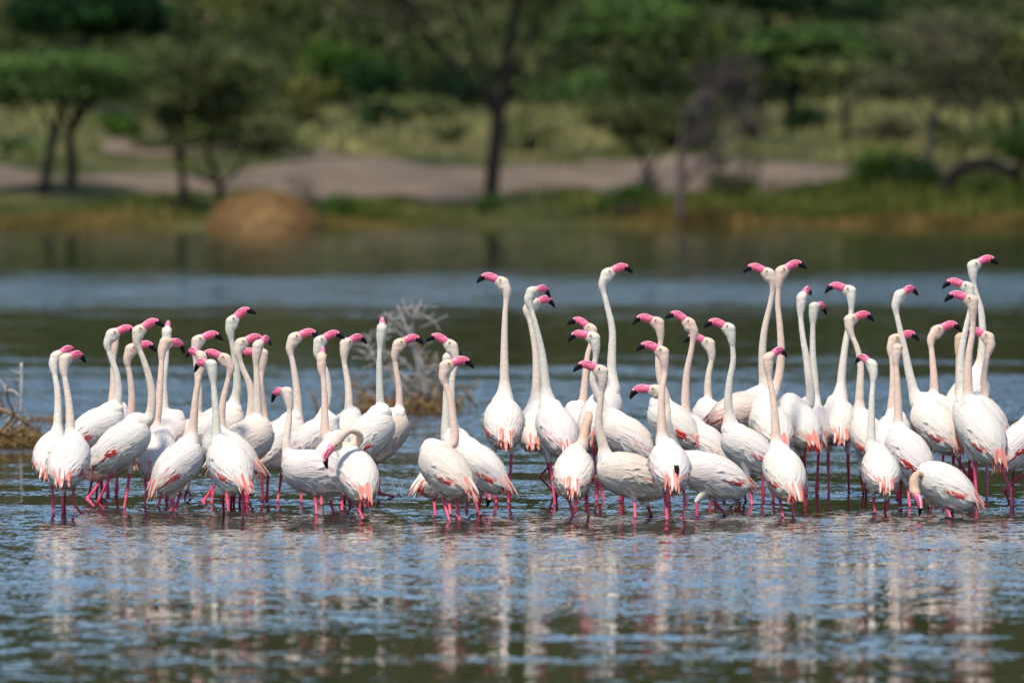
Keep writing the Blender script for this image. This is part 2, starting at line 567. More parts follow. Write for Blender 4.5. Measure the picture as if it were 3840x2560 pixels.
def bush(name, label, d, px, py, rx, ry, rz, n, leaf, cat="bush", size=0.09, group=None):
    d = ground_hit(px, py + ry, d)
    k = d / FPX
    base = at(px, py + ry, d)
    root = empty(name, base)
    tag(root, label, cat, group)
    V, F, T = [], [], []
    leaves(V, F, T, np.array([0, 0, ry * k]), (rx * k, rz, ry * k), n, size)
    mb = MB()
    for i in range(9):
        a = rng.uniform(-1, 1, 2)
        g = np.array([a[0] * rx * k * 0.7, a[1] * rz * 0.7, ry * k * rng.uniform(0.8, 1.6)])
        mb.tube(spline([np.array([a[0] * 0.1, a[1] * 0.1, -0.2]), g * 0.5 + np.array([0, 0, 0.1]), g], 3),
                [0.04 - 0.005 * j for j in range(7)], 5)
    mb.build("stem", mat_bark_brown, root)
    mesh_obj("crown", V, F, LEAF[leaf], root, smooth=False, attrs={"tone": T})
    return root

# left bank: two-stemmed umbrella acacia
tree("acacia_tree", "dark two-stemmed flat-topped acacia at the left edge of the far bank", "tree", 268, (160, 735),
     [(0.17, 0.12, [(160, 735, 0), (180, 620, 0), (205, 500, 0), (235, 390, 0)]),
      (0.17, 0.12, [(268, 700, 1.2), (272, 600, 1.1), (262, 500, 1), (300, 400, 1)]),
      (0.10, 0.05, [(205, 500, 0), (160, 420, 0.3), (100, 340, 0.5)]),
      (0.11, 0.05, [(235, 400, 0), (190, 330, 0), (160, 270, 0)]),
      (0.11, 0.05, [(235, 400, 0), (300, 330, -.3), (380, 280, -.5)]),
      (0.10, 0.04, [(262, 500, 1), (330, 410, 1), (420, 330, 1.3)]),
      (0.08, 0.04, [(262, 480, 1), (225, 380, 1), (240, 290, 1.3)])],
     [(210, 250, 330, 62, 2.4, 0.3, 2600), (40, 300, 200, 60, 2.0, 0.5, 900), (430, 310, 170, 62, 1.8, 0.5, 900),
      (250, 340, 230, 48, 1.8, 0.3, 800), (20, 390, 140, 50, 1.4, 0.6, 350)], 'acacia', mat_bark_dark)
tree("acacia_tree", "broad rounded olive acacia behind the dry straw mound", "tree", 267, (690, 790),
     [(0.13, 0.10, [(690, 790, 0), (688, 700, 0), (676, 600, 0), (700, 500, 0)]),
      (0.12, 0.06, [(830, 760, 0.8), (822, 690, 0.8), (800, 630, 0.8), (770, 540, 0.6), (760, 430, 0.3)]),
      (0.08, 0.04, [(826, 700, 0.8), (880, 650, 0.8), (930, 560, 0.8)]),
      (0.09, 0.04, [(824, 690, 0.8), (740, 660, 0.5), (700, 640, 0.3)]),
      (0.08, 0.04, [(676, 600, 0), (630, 500, 0), (600, 400, 0)]),
      (0.08, 0.04, [(700, 500, 0), (780, 400, 0), (860, 320, 0)])],
     [(790, 250, 300, 110, 2.6, 0.3, 2600), (700, 360, 260, 110, 2.4, 0.3, 1900), (960, 380, 200, 120, 2.0, 0.6, 1300),
      (700, 480, 170, 90, 1.6, 0.2, 800), (920, 500, 190, 60, 1.5, 0.5, 500), (1060, 540, 110, 40, 1.2, 0.4, 260)], 'olive', mat_bark_dark)
# the dark tree in the middle
tree("acacia_tree", "tall slender dark tree with fanning bare limbs in the middle of the bank", "tree", 266, (1838, 775),
     [(0.20, 0.16, [(1838, 775, 0), (1848, 660, 0), (1860, 540, 0), (1868, 450, 0), (1866, 400, 0)]),
      (0.15, 0.09, [(1872, 430, 0), (1895, 330, 0), (1900, 230, 0), (1922, 120, 0), (1945, -40, 0), (1960, -220, 0)]),
      (0.10, 0.05, [(1864, 420, 0), (1830, 340, 0), (1790, 240, .3), (1750, 110, .5), (1690, -60, .8)]),
      (0.09, 0.04, [(1858, 430, 0), (1790, 340, -.4), (1700, 240, -.6), (1600, 120, -.9), (1500, -20, -1)]),
      (0.06, 0.03, [(1858, 420, 0), (1760, 320, .5), (1650, 210, .9), (1540, 110, 1.2)]),
      (0.06, 0.03, [(1866, 410, 0), (1850, 300, .6), (1820, 180, .9), (1790, 20, 1)]),
      (0.07, 0.03, [(1880, 400, 0), (1960, 320, .2), (2050, 230, .4), (2130, 130, .5), (2190, 20, .6)]),
      (0.05, 0.02, [(1885, 380, 0), (1990, 290, -.6), (2090, 210, -.8), (2160, 180, -.9)]),
      (0.06, 0.03, [(1895, 330, 0), (1940, 230, .4), (2000, 120, .6), (2060, -20, .8)])],
     [(1500, 50, 220, 50, 1.8, 0, 450), (1740, -60, 300, 70, 2.2, 0, 700), (2080, -20, 230, 80, 2.0, .3, 500),
      (1900, -160, 480, 80, 2.6, 0, 1600)], 'grey', mat_bark_dark, twigs=22, tr_scale=1.25)
# right of the middle: low spreading acacia and the bare tree in front of it
tree("acacia_tree", "low flat grey-green acacia just left of the bare dead tree", "tree", 272, (2440, 745),
     [(0.10, 0.07, [(2440, 745, 0), (2430, 660, 0), (2410, 590, 0), (2380, 500, 0)]),
      (0.07, 0.03, [(2430, 660, 0), (2480, 560, 0), (2520, 470, 0)]),
      (0.06, 0.03, [(2410, 590, 0), (2330, 500, 0), (2290, 450, 0)])],
     [(2360, 425, 230, 60, 1.9, 0, 1900), (2440, 510, 170, 70, 1.5, 0, 900), (2560, 450, 150, 70, 1.4, 0, 900), (2680, 420, 130, 60, 1.4, 0.5, 500), (2620, 540, 110, 60, 1.2, 0.5, 400)], 'olive', mat_bark_dark)
tree("dead_tree", "bare grey-brown tree leaning right at the water's edge", "tree", 261, (2548, 850),
     [(0.14, 0.11, [(2548, 850, 0), (2552, 740, 0), (2558, 640, 0), (2548, 560, 0)]),
      (0.07, 0.03, [(2548, 570, 0), (2560, 480, 0), (2590, 400, 0), (2650, 330, 0)]),
      (0.09, 0.05, [(2556, 690, 0), (2640, 610, 0), (2720, 530, 0), (2790, 460, 0), (2820, 360, 0), (2830, 260, 0)]),
      (0.06, 0.03, [(2600, 650, 0), (2640, 520, .3), (2670, 400, .4), (2700, 300, .5)]),
      (0.06, 0.03, [(2720, 530, 0), (2740, 420, .3), (2740, 320, .3)]),
      (0.05, 0.02, [(2640, 610, 0), (2740, 580, .2), (2830, 520, .4)])],
     [(2740, 290, 150, 90, 1.0, 0.3, 900), (2640, 440, 110, 100, 0.8, 0.2, 260), (2800, 430, 80, 90, 0.8, 0.2, 260)], 'twig', mat_bark_grey, leaf_size=0.07, twigs=40)
bush("thorn_bush", "dark grey thorny bush at the foot of the bare tree", 265, 2740, 640, 120, 95, 1.0, 900, 'grey')
bush("thorn_bush", "grey twiggy bush left of the bare tree above the bank", 268, 2430, 690, 70, 60, 0.8, 350, 'twig')
# trees standing on the field behind the track
tree("acacia_tree", "wide flat-topped green acacia on the field behind the bare tree", "tree", 322, (2965, 465),
     [(0.20, 0.14, [(2965, 465, 0), (2968, 400, 0), (2980, 320, 0), (2995, 260, 0)]),
      (0.10, 0.05, [(2975, 360, 0), (3060, 280, 0), (3150, 220, 0)]),
      (0.09, 0.05, [(2970, 370, 0), (2900, 290, 0), (2850, 220, 0)]),
      (0.09, 0.04, [(2990, 280, 0), (3030, 200, 0), (3080, 150, 0)])],
     [(3070, 150, 300, 52, 3.2, 0, 2600), (2960, 215, 190, 50, 2.6, 0, 1100), (3200, 210, 170, 50, 2.6, 0, 1000)], 'acacia', mat_bark_dark, leaf_size=0.18)
tree("acacia_tree", "slim acacia stem on the field right of the flat-topped green acacia", "tree", 312, (3175, 520),
     [(0.12, 0.09, [(3175, 520, 0), (3172, 440, 0), (3160, 350, 0), (3180, 280, 0)]),
      (0.07, 0.04, [(3172, 430, 0), (3230, 350, 0), (3270, 290, 0)])],
     [(3200, 260, 190, 50, 2.0, 0, 900)], 'olive', mat_bark_brown, leaf_size=0.16)
tree("acacia_tree", "spreading green acacia behind the low grey-green acacia", "tree", 330, (2375, 350),
     [(0.16, 0.11, [(2375, 350, 0), (2370, 290, 0), (2350, 220, 0), (2340, 150, 0)]),
      (0.10, 0.05, [(2372, 310, 0), (2420, 230, 0), (2470, 150, 0)]),
      (0.08, 0.04, [(2350, 230, 0), (2290, 160, 0), (2240, 120, 0)])],
     [(2360, 60, 270, 75, 3.4, 0, 2200), (2520, 130, 180, 60, 2.6, 0, 1100), (2230, 130, 130, 50, 2.0, 0, 600)], 'acacia', mat_bark_dark, leaf_size=0.18)
tree("acacia_tree", "dark-stemmed acacia at the top of the picture above the bare tree", "tree", 352, (2890, 330),
     [(0.30, 0.24, [(2890, 330, 0), (2888, 200, 0), (2885, 70, 0), (2890, -80, 0)]),
      (0.12, 0.06, [(2888, 40, 0), (3000, -60, 0), (3100, -120, 0)])],
     [(2700, -60, 240, 70, 3.2, 0, 1500), (3130, 20, 330, 60, 3.4, 0, 1900), (2900, -160, 380, 60, 3.6, 0, 1500)], 'deep', mat_bark_dark, leaf_size=0.19)
# right-hand tree: dull, thin crown
tree("acacia_tree", "thin grey-brown acacia near the right edge of the bank", "tree", 274, (3490, 705),
     [(0.13, 0.10, [(3490, 705, 0), (3482, 600, 0), (3500, 500, 0), (3512, 400, 0)]),
      (0.08, 0.04, [(3500, 470, 0), (3430, 380, 0), (3350, 310, 0)]),
      (0.08, 0.04, [(3510, 410, 0), (3580, 320, 0), (3640, 230, 0)]),
      (0.07, 0.04, [(3512, 400, 0), (3510, 300, 0), (3540, 190, 0)])],
     [(3380, 310, 190, 75, 2.0, 0, 900), (3560, 210, 200, 80, 2.2, 0, 1000), (3640, 340, 170, 80, 1.8, 0, 800), (3520, 120, 240, 60, 2, 0.5, 800)],
     'grey', mat_bark_grey, twigs=24)
tree("acacia_tree", "dense green acacia cut by the right edge of the picture", "tree", 300, (3800, 540),
     [(0.14, 0.10, [(3800, 540, 0), (3795, 420, 0), (3780, 320, 0), (3800, 200, 0)]),
      (0.08, 0.04, [(3780, 330, 0), (3700, 240, 0), (3660, 180, 0)])],
     [(3800, 150, 190, 80, 2.6, 0, 1500), (3720, 260, 150, 60, 2.0, 0, 800), (3900, 260, 160, 90, 2.2, 0, 900)], 'olive', mat_bark_dark, leaf_size=0.18)
bush("leafy_bush", "bright green leafy bush on the mound by the grey-brown acacia", 268, 3310, 620, 130, 100, 1.1, 1500, 'fresh')
bush("leafy_bush", "dark green bush at the trunk of the grey-brown acacia", 269, 3440, 660, 90, 70, 0.9, 700, 'deep')
bush("leafy_bush", "rounded green bush at the right edge above the arched log", 270, 3830, 520, 110, 130, 1.0, 1500, 'fresh')
bush("leafy_bush", "ragged green bush growing through the arched fallen trunk", 268, 3690, 705, 110, 30, 0.7, 220, 'fresh')
bush("leafy_bush", "low pale bush at the waterline left of the bare tree", 262, 2350, 785, 55, 28, 0.4, 220, 'twig')
bush("leafy_bush", "low green bush on the bank left of the bare tree", 264, 2390, 740, 110, 45, 0.8, 600, 'fresh')
bush("leafy_bush", "green tuft of weeds at the foot of the tall middle tree", 265, 1850, 762, 70, 32, 0.5, 350, 'fresh')
bush("leafy_bush", "low green weeds on the bank right of the straw mound", 263, 1250, 770, 110, 40, 0.8, 500, 'fresh')
bush("leafy_bush", "grey-green bush on the dry field right of the tall middle tree", 300, 1990, 490, 130, 80, 1.2, 900, 'olive')
for (lab, d, px, py, rx, ry, n, lf) in [
    ("dark low bush on the dry field left of the dirt spur", 300, 560, 540, 90, 26, 300, 'olive'),
    ("low green bush on the dry field at the left edge", 296, 60, 560, 100, 34, 350, 'acacia'),
    ("small olive bush in the dry grass left of the middle trunk", 300, 1710, 490, 60, 40, 260, 'olive'),
    ("green strip of scrub above the dry grass left of the middle trunk", 318, 1420, 430, 130, 40, 420, 'deep'),
    ("dark bush on the field under the flat-topped green acacia", 318, 2960, 440, 110, 50, 420, 'deep'),
    ("grey-green bush on the field right of the slim acacia stem", 305, 3330, 480, 120, 60, 500, 'grey'),
    ("olive bush on the field behind the thin grey-brown acacia", 300, 3600, 500, 110, 70, 500, 'olive'),
    ("dark low bush on the field behind the bare tree", 306, 2620, 480, 110, 60, 500, 'acacia'),
]:
    bush("field_bush", lab, d, px, py, rx, ry, rx * d / FPX * 0.7, n, lf, size=0.13)
# arched fallen log
lg_b = at(3545, 715, 266)
log = MB()
log.tube(spline([at(x, y, 266 + dz) - lg_b for x, y, dz in [(3540, 735, 0), (3565, 670, 0), (3625, 622, 0), (3700, 612, .2), (3780, 640, .4), (3850, 690, .6), (3900, 740, .8)]], 6),
         [0.24 - 0.004 * i + 0.02 * math.sin(i * 1.7) for i in range(37)], 9)
for q in ((3625, 622, -30, -60), (3700, 612, 40, -80), (3780, 640, 60, -40), (3660, 615, 20, 50)):
    log.tube(spline([at(q[0], q[1], 266.1) - lg_b, at(q[0] + q[2] * .5, q[1] + q[3] * .6, 266.3) - lg_b, at(q[0] + q[2], q[1] + q[3], 266.2) - lg_b], 4), [0.08 - 0.007 * i for i in range(9)], 6)
lgo = log.build("fallen_log", mat_bark_dark)
lgo.location = lg_b
tag(lgo, "dark arched fallen trunk on the right bank", "log")
# straw mound
def mound():
    base = on_water(985, 862)
    base[2] = -0.05
    root = empty("straw_mound", base)
    tag(root, "golden dome of dry straw at the water's edge", "straw mound")
    k = base[1] / FPX
    R = (198 * k, 1.3, 150 * k)
    mb = MB()
    mb.ball((0, 0, 0), (R[0] * 0.94, R[1] * 0.94, R[2] * 0.94), 24, 16)
    mb.build("core", varied("straw_core", lin(110, 80, 44), lin(150, 114, 66), scale=8), root)
    V, F, T = [], [], []
    for _ in range(5200):
        th = random.uniform(0, 2 * math.pi); z = random.uniform(0.0, 1.0)
        q = math.sqrt(max(0, 1 - z * z))
        p = np.array([R[0] * q * math.cos(th), R[1] * q * math.sin(th), R[2] * z])
        dn = np.array([math.cos(th) * (z + 0.25), math.sin(th) * (z + 0.25), -q * 0.9 - 0.15]) + rng.normal(0, 0.2, 3)
        dn /= np.linalg.norm(dn)
        s = np.cross(dn, p); s /= np.linalg.norm(s)
        l = random.uniform(0.15, 0.42); w = 0.018
        o = p * random.uniform(0.96, 1.06)
        b = len(V)
        V += [o - s * w, o + s * w, o + dn * l + s * w * 0.4 + p * 0.05, o + dn * l - s * w * 0.4 + p * 0.05]
        F.append((b, b + 1, b + 2, b + 3)); T += [random.random()] * 4
    o = mesh_obj("straw", V, F, leafy("straw", lin(136, 102, 58), lin(212, 172, 118), 0.85), root, smooth=False, attrs={"tone": T})
    o["kind"] = "stuff"
mound()
bush("thorn_bush", "grey-brown leafless bush behind the right side of the straw mound", 262, 1140, 720, 75, 130, 0.7, 420, 'twig', size=0.05)

# hillside scrub: one mass of shrubs, and the ones that stand out
def scrub():
    V, F, T = [], [], []
    for i in range(1300):
        d = 335 + 900 * rng.uniform() ** 1.9
        half = 0.085 * d + 8
        x = rng.uniform(-half, half)
        if d < 350 and -13 < x < 2: continue
        z = ground_z(x, d)
        s = rng.uniform(1.0, 2.6) * (1 + (d - 335) / 420)
        t0 = rng.uniform(0, 0.85) ** 1.3
        leaves(V, F, T, (x, d, z + s * 0.5), (s * rng.uniform(0.8, 1.4), s, s * rng.uniform(0.6, 0.9)), 90, 0.20 * (1 + (d - 335) / 260), clumps=7, flat=0.7, tone=(t0, t0 + 0.3))
    o = mesh_obj("hillside_scrub", V, F, leafy("leaf_scrub", lin(18, 36, 14), lin(104, 116, 48), 0.55), smooth=False, attrs={"tone": T})
    tag(o, "mass of green scrub covering the hillside", "scrub", kind="stuff")
scrub()
for (lab, d, px, py, rx, ry, n, lf) in [
    ("rounded bright green shrub on the hillside between olive acacia and middle tree", 345, 1290, 270, 160, 120, 1500, 'fresh'),
    ("dark green shrub on the hillside left of the middle tree's limbs", 338, 1420, 330, 120, 100, 900, 'deep'),
    ("yellow-green shrub on the hillside above the dirt spur", 340, 1150, 370, 110, 90, 700, 'yellow'),
    ("brownish shrub at the hill's foot above the dry grass", 334, 1600, 400, 190, 60, 700, 'olive'),
    ("dark shrub at the hill's foot behind the middle tree's trunk", 336, 1720, 330, 120, 80, 600, 'deep'),
    ("green shrub at the hill's foot right of the middle tree's trunk", 336, 2150, 350, 140, 80, 800, 'acacia'),
    ("yellowish shrub in the upper left corner", 380, 40, 100, 110, 110, 700, 'yellow'),
    ("olive shrub at the top above the rounded olive acacia", 372, 900, 60, 220, 90, 1000, 'yellow'),
    ("green shrub at the foot of the hill behind the left acacia", 333, 480, 470, 90, 50, 500, 'fresh'),
]:
    bush("hillside_shrub", lab, d, px, py, rx, ry, rx * d / FPX, n, lf, size=0.16)
tree("broadleaf_tree", "large dark green tree crown at the top left", "tree", 345, (330, 420),
     [(0.22, 0.15, [(330, 420, 0), (335, 280, 0), (320, 120, 0), (330, 20, 0)]), (0.1, 0.05, [(330, 150, 0), (450, 50, 0), (520, -20, 0)])],
     [(330, 10, 290, 110, 3.4, 0, 2600), (500, 60, 150, 70, 2.2, 0, 800), (170, 70, 130, 80, 2.2, 0, 800)], 'deep', mat_bark_dark, leaf_size=0.22)
mat_rock = varied("hill_rock", lin(168, 136, 122), lin(196, 168, 150), scale=2, rough=0.95)
for (lab, px, py, w, h, d) in [("pinkish boulder on the hillside above the olive acacia", 780, 85, 46, 34, 392), ("pale boulder below the yellow-green hillside shrub", 1172, 318, 34, 26, 341),
                         ("pale slab of rock on the hillside left of the middle tree", 1455, 170, 50, 28, 362), ("small pinkish rock high on the hillside", 1215, 60, 30, 30, 392),
                         ("flat grey rock at the top of the slope", 880, 130, 70, 20, 384), ("pinkish rock left of the high shrubs", 1205, 150, 34, 22, 366)]:
    d = ground_hit(px, py + h * 0.6, d)
    b = at(px, py, d)
    k = d / FPX
    mb = MB(); mb.ball((0, 0, 0), (w * k, w * k * 0.8, h * k), 10, 7)
    vv = [v * (1 + rng.normal(0, 0.07)) for v in mb.v]; mb.v = vv
    o = mb.build("boulder", mat_rock); o.location = b
    tag(o, lab, "rock", "boulders on the hillside")

# ------------------------------------------------------------------ dead branches standing in the lake
mat_snag = varied("snag_wood", lin(140, 132, 126), lin(188, 178, 168), scale=14, rough=0.9)
mat_snag_b = varied("snag_brown", lin(96, 74, 54), lin(150, 122, 90), scale=14, rough=0.9)
mat_straw2 = leafy("lake_straw", lin(112, 82, 44), lin(186, 152, 100), 0.8)
def snag(name, label, wl, limbs, twig_n, straw, dz=0.5):
    b = on_water(*wl)
    root = empty(name, b)
    tag(root, label, "dead bush")
    d = b[1]
    mb, mb2 = MB(), MB()
    for (r0, r1, pts, brown) in limbs:
        off = rng.uniform(-dz, dz)
        P = [at(x, y, d + off * (0.3 + 0.7 * i / len(pts))) - b for i, (x, y) in enumerate(pts)]
        S = spline(P, 5); n = len(S)
        (mb2 if brown else mb).tube(S, [r0 + (r1 - r0) * i / (n - 1) for i in range(n)], 6)
        L = np.linalg.norm(P[-1] - P[0])
        for q in range(twig_n):
            i0 = random.randrange(n // 4, n - 1)
            g = S[i0] + rng.normal(0, 1, 3) * np.array([0.15, 0.14, 0.09]) * min(1, L) + np.array([0, 0, 0.02])
            m_ = (S[i0] + g) / 2 + rng.normal(0, 0.025, 3)
            (mb2 if brown else mb).tube(spline([S[i0], m_, g], 3), [0.0055] * 3 + [0.004] * 4, 4)
    if mb.v: mb.build("branch", mat_snag, root)
    if mb2.v: mb2.build("branch", mat_snag_b, root)
    V, F, T = [], [], []
    for (x0, x1, y0, y1, n) in straw:
        for _ in range(n):
            p = at(random.uniform(x0, x1), random.triangular(y0, y1, y1), d + random.uniform(-dz, dz)) - b
            dr = rng.normal(0, 1, 3) * np.array([1, 0.6, 0.7]); dr /= np.linalg.norm(dr)
            l = random.uniform(0.04, 0.13); s = np.cross(dr, rng.normal(0, 1, 3)); s /= np.linalg.norm(s)
            k = len(V); w = 0.007
            V += [p - s * w, p + s * w, p + dr * l + s * w * 0.3, p + dr * l - s * w * 0.3]
            F.append((k, k + 1, k + 2, k + 3)); T += [random.random()] * 4
    o = mesh_obj("straw", V, F, mat_straw2, root, smooth=False, attrs={"tone": T})
    o["kind"] = "stuff"
    return root
snag("dead_bush", "grey leafless bush with tangled twigs and straw standing in the lake", (1520, 1545),
     [(0.022, 0.010, [(1600, 1540), (1590, 1400), (1550, 1290), (1520, 1220), (1490, 1145)], 0),
      (0.018, 0.006, [(1600, 1500), (1560, 1340), (1548, 1240), (1555, 1180), (1580, 1140)], 0),
      (0.016, 0.006, [(1545, 1270), (1500, 1220), (1440, 1170)], 0),
      (0.014, 0.005, [(1560, 1320), (1480, 1240), (1400, 1270), (1360, 1250)], 0),
      (0.018, 0.007, [(1590, 1480), (1500, 1400), (1420, 1370), (1380, 1300), (1330, 1290)], 0),
      (0.014, 0.006, [(1560, 1500), (1470, 1410), (1400, 1350), (1340, 1310)], 0),
      (0.014, 0.005, [(1600, 1490), (1540, 1380), (1450, 1320), (1380, 1330)], 0),
      (0.020, 0.008, [(1545, 1280), (1600, 1340), (1650, 1430), (1670, 1500)], 1),
      (0.016, 0.006, [(1560, 1540), (1580, 1440), (1600, 1380), (1640, 1320)], 1),
      (0.014, 0.006, [(1610, 1540), (1640, 1450), (1625, 1390), (1640, 1340)], 0),
      (0.016, 0.010, [(1520, 1520), (1590, 1510), (1660, 1520), (1740, 1500)], 1),
      (0.014, 0.006, [(1420, 1540), (1360, 1470), (1310, 1430)], 1),
      (0.014, 0.006, [(1500, 1545), (1430, 1480), (1370, 1440)], 1),
      (0.012, 0.005, [(1650, 1540), (1670, 1460), (1680, 1400)], 1)],
     13, [(1300, 1720, 1460, 1550, 800), (1520, 1660, 1380, 1540, 200)])
snag("dead_bush", "brown tangle of dead branches and weed at the left edge of the lake", (70, 1672),
     [(0.014, 0.008, [(72, 1650), (76, 1560), (80, 1470), (80, 1360)], 0),
      (0.010, 0.006, [(76, 1490), (55, 1468), (25, 1460), (5, 1430), (-20, 1400)], 0),
      (0.007, 0.004, [(79, 1400), (58, 1395), (42, 1385)], 0),
      (0.007, 0.004, [(60, 1465), (58, 1430), (20, 1420)], 0),
      (0.012, 0.006, [(20, 1600), (50, 1550), (30, 1500), (24, 1440)], 1),
      (0.018, 0.012, [(-60, 1530), (0, 1535), (60, 1560), (110, 1590)], 1),
      (0.012, 0.006, [(20, 1590), (60, 1540), (66, 1510)], 0),
      (0.018, 0.012, [(95, 1665), (105, 1640), (120, 1610)], 0),
      (0.010, 0.006, [(90, 1585), (130, 1605), (170, 1640)], 1),
      (0.020, 0.012, [(-80, 1640), (-20, 1610), (40, 1630), (90, 1600)], 1),
      (0.016, 0.006, [(-40, 1660), (-10, 1580), (10, 1520), (-10, 1480)], 1)],
     1, [(-120, 140, 1600, 1680, 1300), (130, 180, 1640, 1675, 120)], 0.35)
db = on_water(190, 1580)
dbr = MB()
for i in range(130):
    p = np.array([random.uniform(-0.25, 0.22), random.uniform(-0.5, 0.5), random.uniform(-0.01, 0.035)])
    q = p + np.array([random.uniform(-0.10, 0.10), random.uniform(-0.1, 0.1), random.uniform(-0.02, 0.02)])
    dbr.tube([p, q], [0.006, 0.004], 4)
o = dbr.build("floating_debris", mat_snag_b); o.location = db
tag(o, "brown raft of floating twigs behind the leftmost flamingos", "debris")
for lab, wl, pts in [("thin broken stick leaning in the water right of the grey bush", (1770, 1540), [(1730, 1440), (1750, 1470), (1790, 1530)]),
                     ("faint upright twig in the water left of the grey bush", (1190, 1545), [(1195, 1550), (1180, 1500), (1165, 1470)])]:
    b = on_water(*wl); mb = MB()
    P = [at(x, y, b[1]) - b for x, y in pts]
    mb.tube(spline(P, 4), 0.012, 6)
    mb.tube(spline([P[1], P[1] + np.array([0.05, 0.02, 0.05]), P[1] + np.array([0.09, 0.03, 0.11])], 3), 0.007, 5)
    mb.tube(spline([P[1], P[1] + np.array([0.02, 0.02, -0.08]), np.array([P[1][0] + 0.03, 0, -0.08])], 3), 0.009, 5)
    o = mb.build("twig", mat_snag_b); o.location = b
    tag(o, lab, "twig")

# ================================================================== FLAMINGOS
M = 1 / 644.0       # metres per photograph pixel at the flock

def feather_material(name, col, tint_from_object=False, streak=True):
    m, nt, p = new_mat(name)
    N, L = nt.nodes, nt.links
    a = N.new("ShaderNodeAttribute"); a.attribute_name = "tone"
    r = N.new("ShaderNodeValToRGB")
    r.color_ramp.elements[0].color = col[0]
    r.color_ramp.elements[1].color = col[1]
    L.new(a.outputs["Fac"], r.inputs[0])
    out = r.outputs[0]
    if tint_from_object:                      # each bird is a little warmer or whiter than the next
        oi = N.new("ShaderNodeObjectInfo")
        mx = N.new("ShaderNodeMix"); mx.data_type = 'RGBA'; mx.blend_type = 'MULTIPLY'
        mx.inputs[0].default_value = 1.0
        L.new(out, mx.inputs[6]); L.new(oi.outputs["Color"], mx.inputs[7])
        out = mx.outputs[2]
    L.new(out, p.inputs["Base Color"])
    p.inputs["Roughness"].default_value = 0.75
    p.inputs["Specular IOR Level"].default_value = 0.2
    tr = N.new("ShaderNodeBsdfTranslucent"); L.new(out, tr.inputs["Color"])
    ms = N.new("ShaderNodeMixShader"); ms.inputs[0].default_value = 0.3
    L.new(p.outputs[0], ms.inputs[1]); L.new(tr.outputs[0], ms.inputs[2])
    L.new(ms.outputs[0], N["Material Output"].inputs["Surface"])
    return m

mat_white = feather_material("plumage_white", (lin(241, 231, 221), lin(253, 248, 242)), True)
mat_coral = feather_material("plumage_coral", (lin(240, 104, 82), lin(252, 206, 190)))
mat_red = feather_material("plumage_red", (lin(214, 30, 40), lin(240, 96, 84)))
mat_blackf = feather_material("plumage_black", (lin(18, 16, 20), lin(40, 36, 42)))

def body_material():
    """down of the torso, and the neck in the bird's own tint (object colour)"""
    m, nt, p = new_mat("flamingo_down")
    N, L = nt.nodes, nt.links
    tc = N.new("ShaderNodeTexCoord")
    a = N.new("ShaderNodeAttribute"); a.attribute_name = "neck"
    oi = N.new("ShaderNodeObjectInfo")
    n = N.new("ShaderNodeTexNoise"); n.inputs["Scale"].default_value = 46; n.inputs["Detail"].default_value = 4
    L.new(tc.outputs["Object"], n.inputs["Vector"])
    r = N.new("ShaderNodeValToRGB")
    r.color_ramp.elements[0].position = 0.3; r.color_ramp.elements[0].color = (0.83, 0.80, 0.77, 1)
    r.color_ramp.elements[1].position = 0.7; r.color_ramp.elements[1].color = (1, 1, 1, 1)
    L.new(n.outputs["Fac"], r.inputs[0])
    mx = N.new("ShaderNodeMix"); mx.data_type = 'RGBA'
    mx.inputs[6].default_value = lin(242, 231, 219)
    L.new(a.outputs["Fac"], mx.inputs[0]); L.new(oi.outputs["Color"], mx.inputs[7])
    mu = N.new("ShaderNodeMix"); mu.data_type = 'RGBA'; mu.blend_type = 'MULTIPLY'; mu.inputs[0].default_value = 1
    L.new(mx.outputs[2], mu.inputs[6]); L.new(r.outputs[0], mu.inputs[7])
    L.new(mu.outputs[2], p.inputs["Base Color"])
    b = N.new("ShaderNodeBump"); b.inputs["Strength"].default_value = 0.5; b.inputs["Distance"].default_value = 0.008
    n2 = N.new("ShaderNodeTexNoise"); n2.inputs["Scale"].default_value = 90; n2.inputs["Detail"].default_value = 3
    L.new(tc.outputs["Object"], n2.inputs["Vector"]); L.new(n2.outputs["Fac"], b.inputs["Height"])
    L.new(b.outputs[0], p.inputs["Normal"])
    p.inputs["Roughness"].default_value = 0.9
    p.inputs["Specular IOR Level"].default_value = 0.15
    p.inputs["Sheen Weight"].default_value = 0.15
    return m
mat_body = body_material()
mat_bill = varied("bill_pink", lin(240, 116, 148), lin(250, 168, 188), scale=38, rough=0.38, spec=0.5)
mat_bill_red = varied("bill_rose", lin(234, 78, 116), lin(246, 118, 148), scale=30, rough=0.35, spec=0.5)
mat_black = varied("bill_black", lin(8, 8, 10), lin(20, 19, 24), scale=30, rough=0.55, spec=0.25)
mat_leg = varied("leg_pink", lin(216, 54, 88), lin(238, 98, 122), scale=26, rough=0.5, bump=0.3, bump_scale=160, spec=0.4)
mat_joint = mat_leg
mat_eye = varied("eye_amber", lin(214, 150, 30), lin(236, 186, 60), scale=200, rough=0.15, spec=0.5)
mat_pupil = varied("eye_pupil", lin(10, 8, 8), lin(16, 14, 14), scale=20, rough=0.1, spec=0.5)

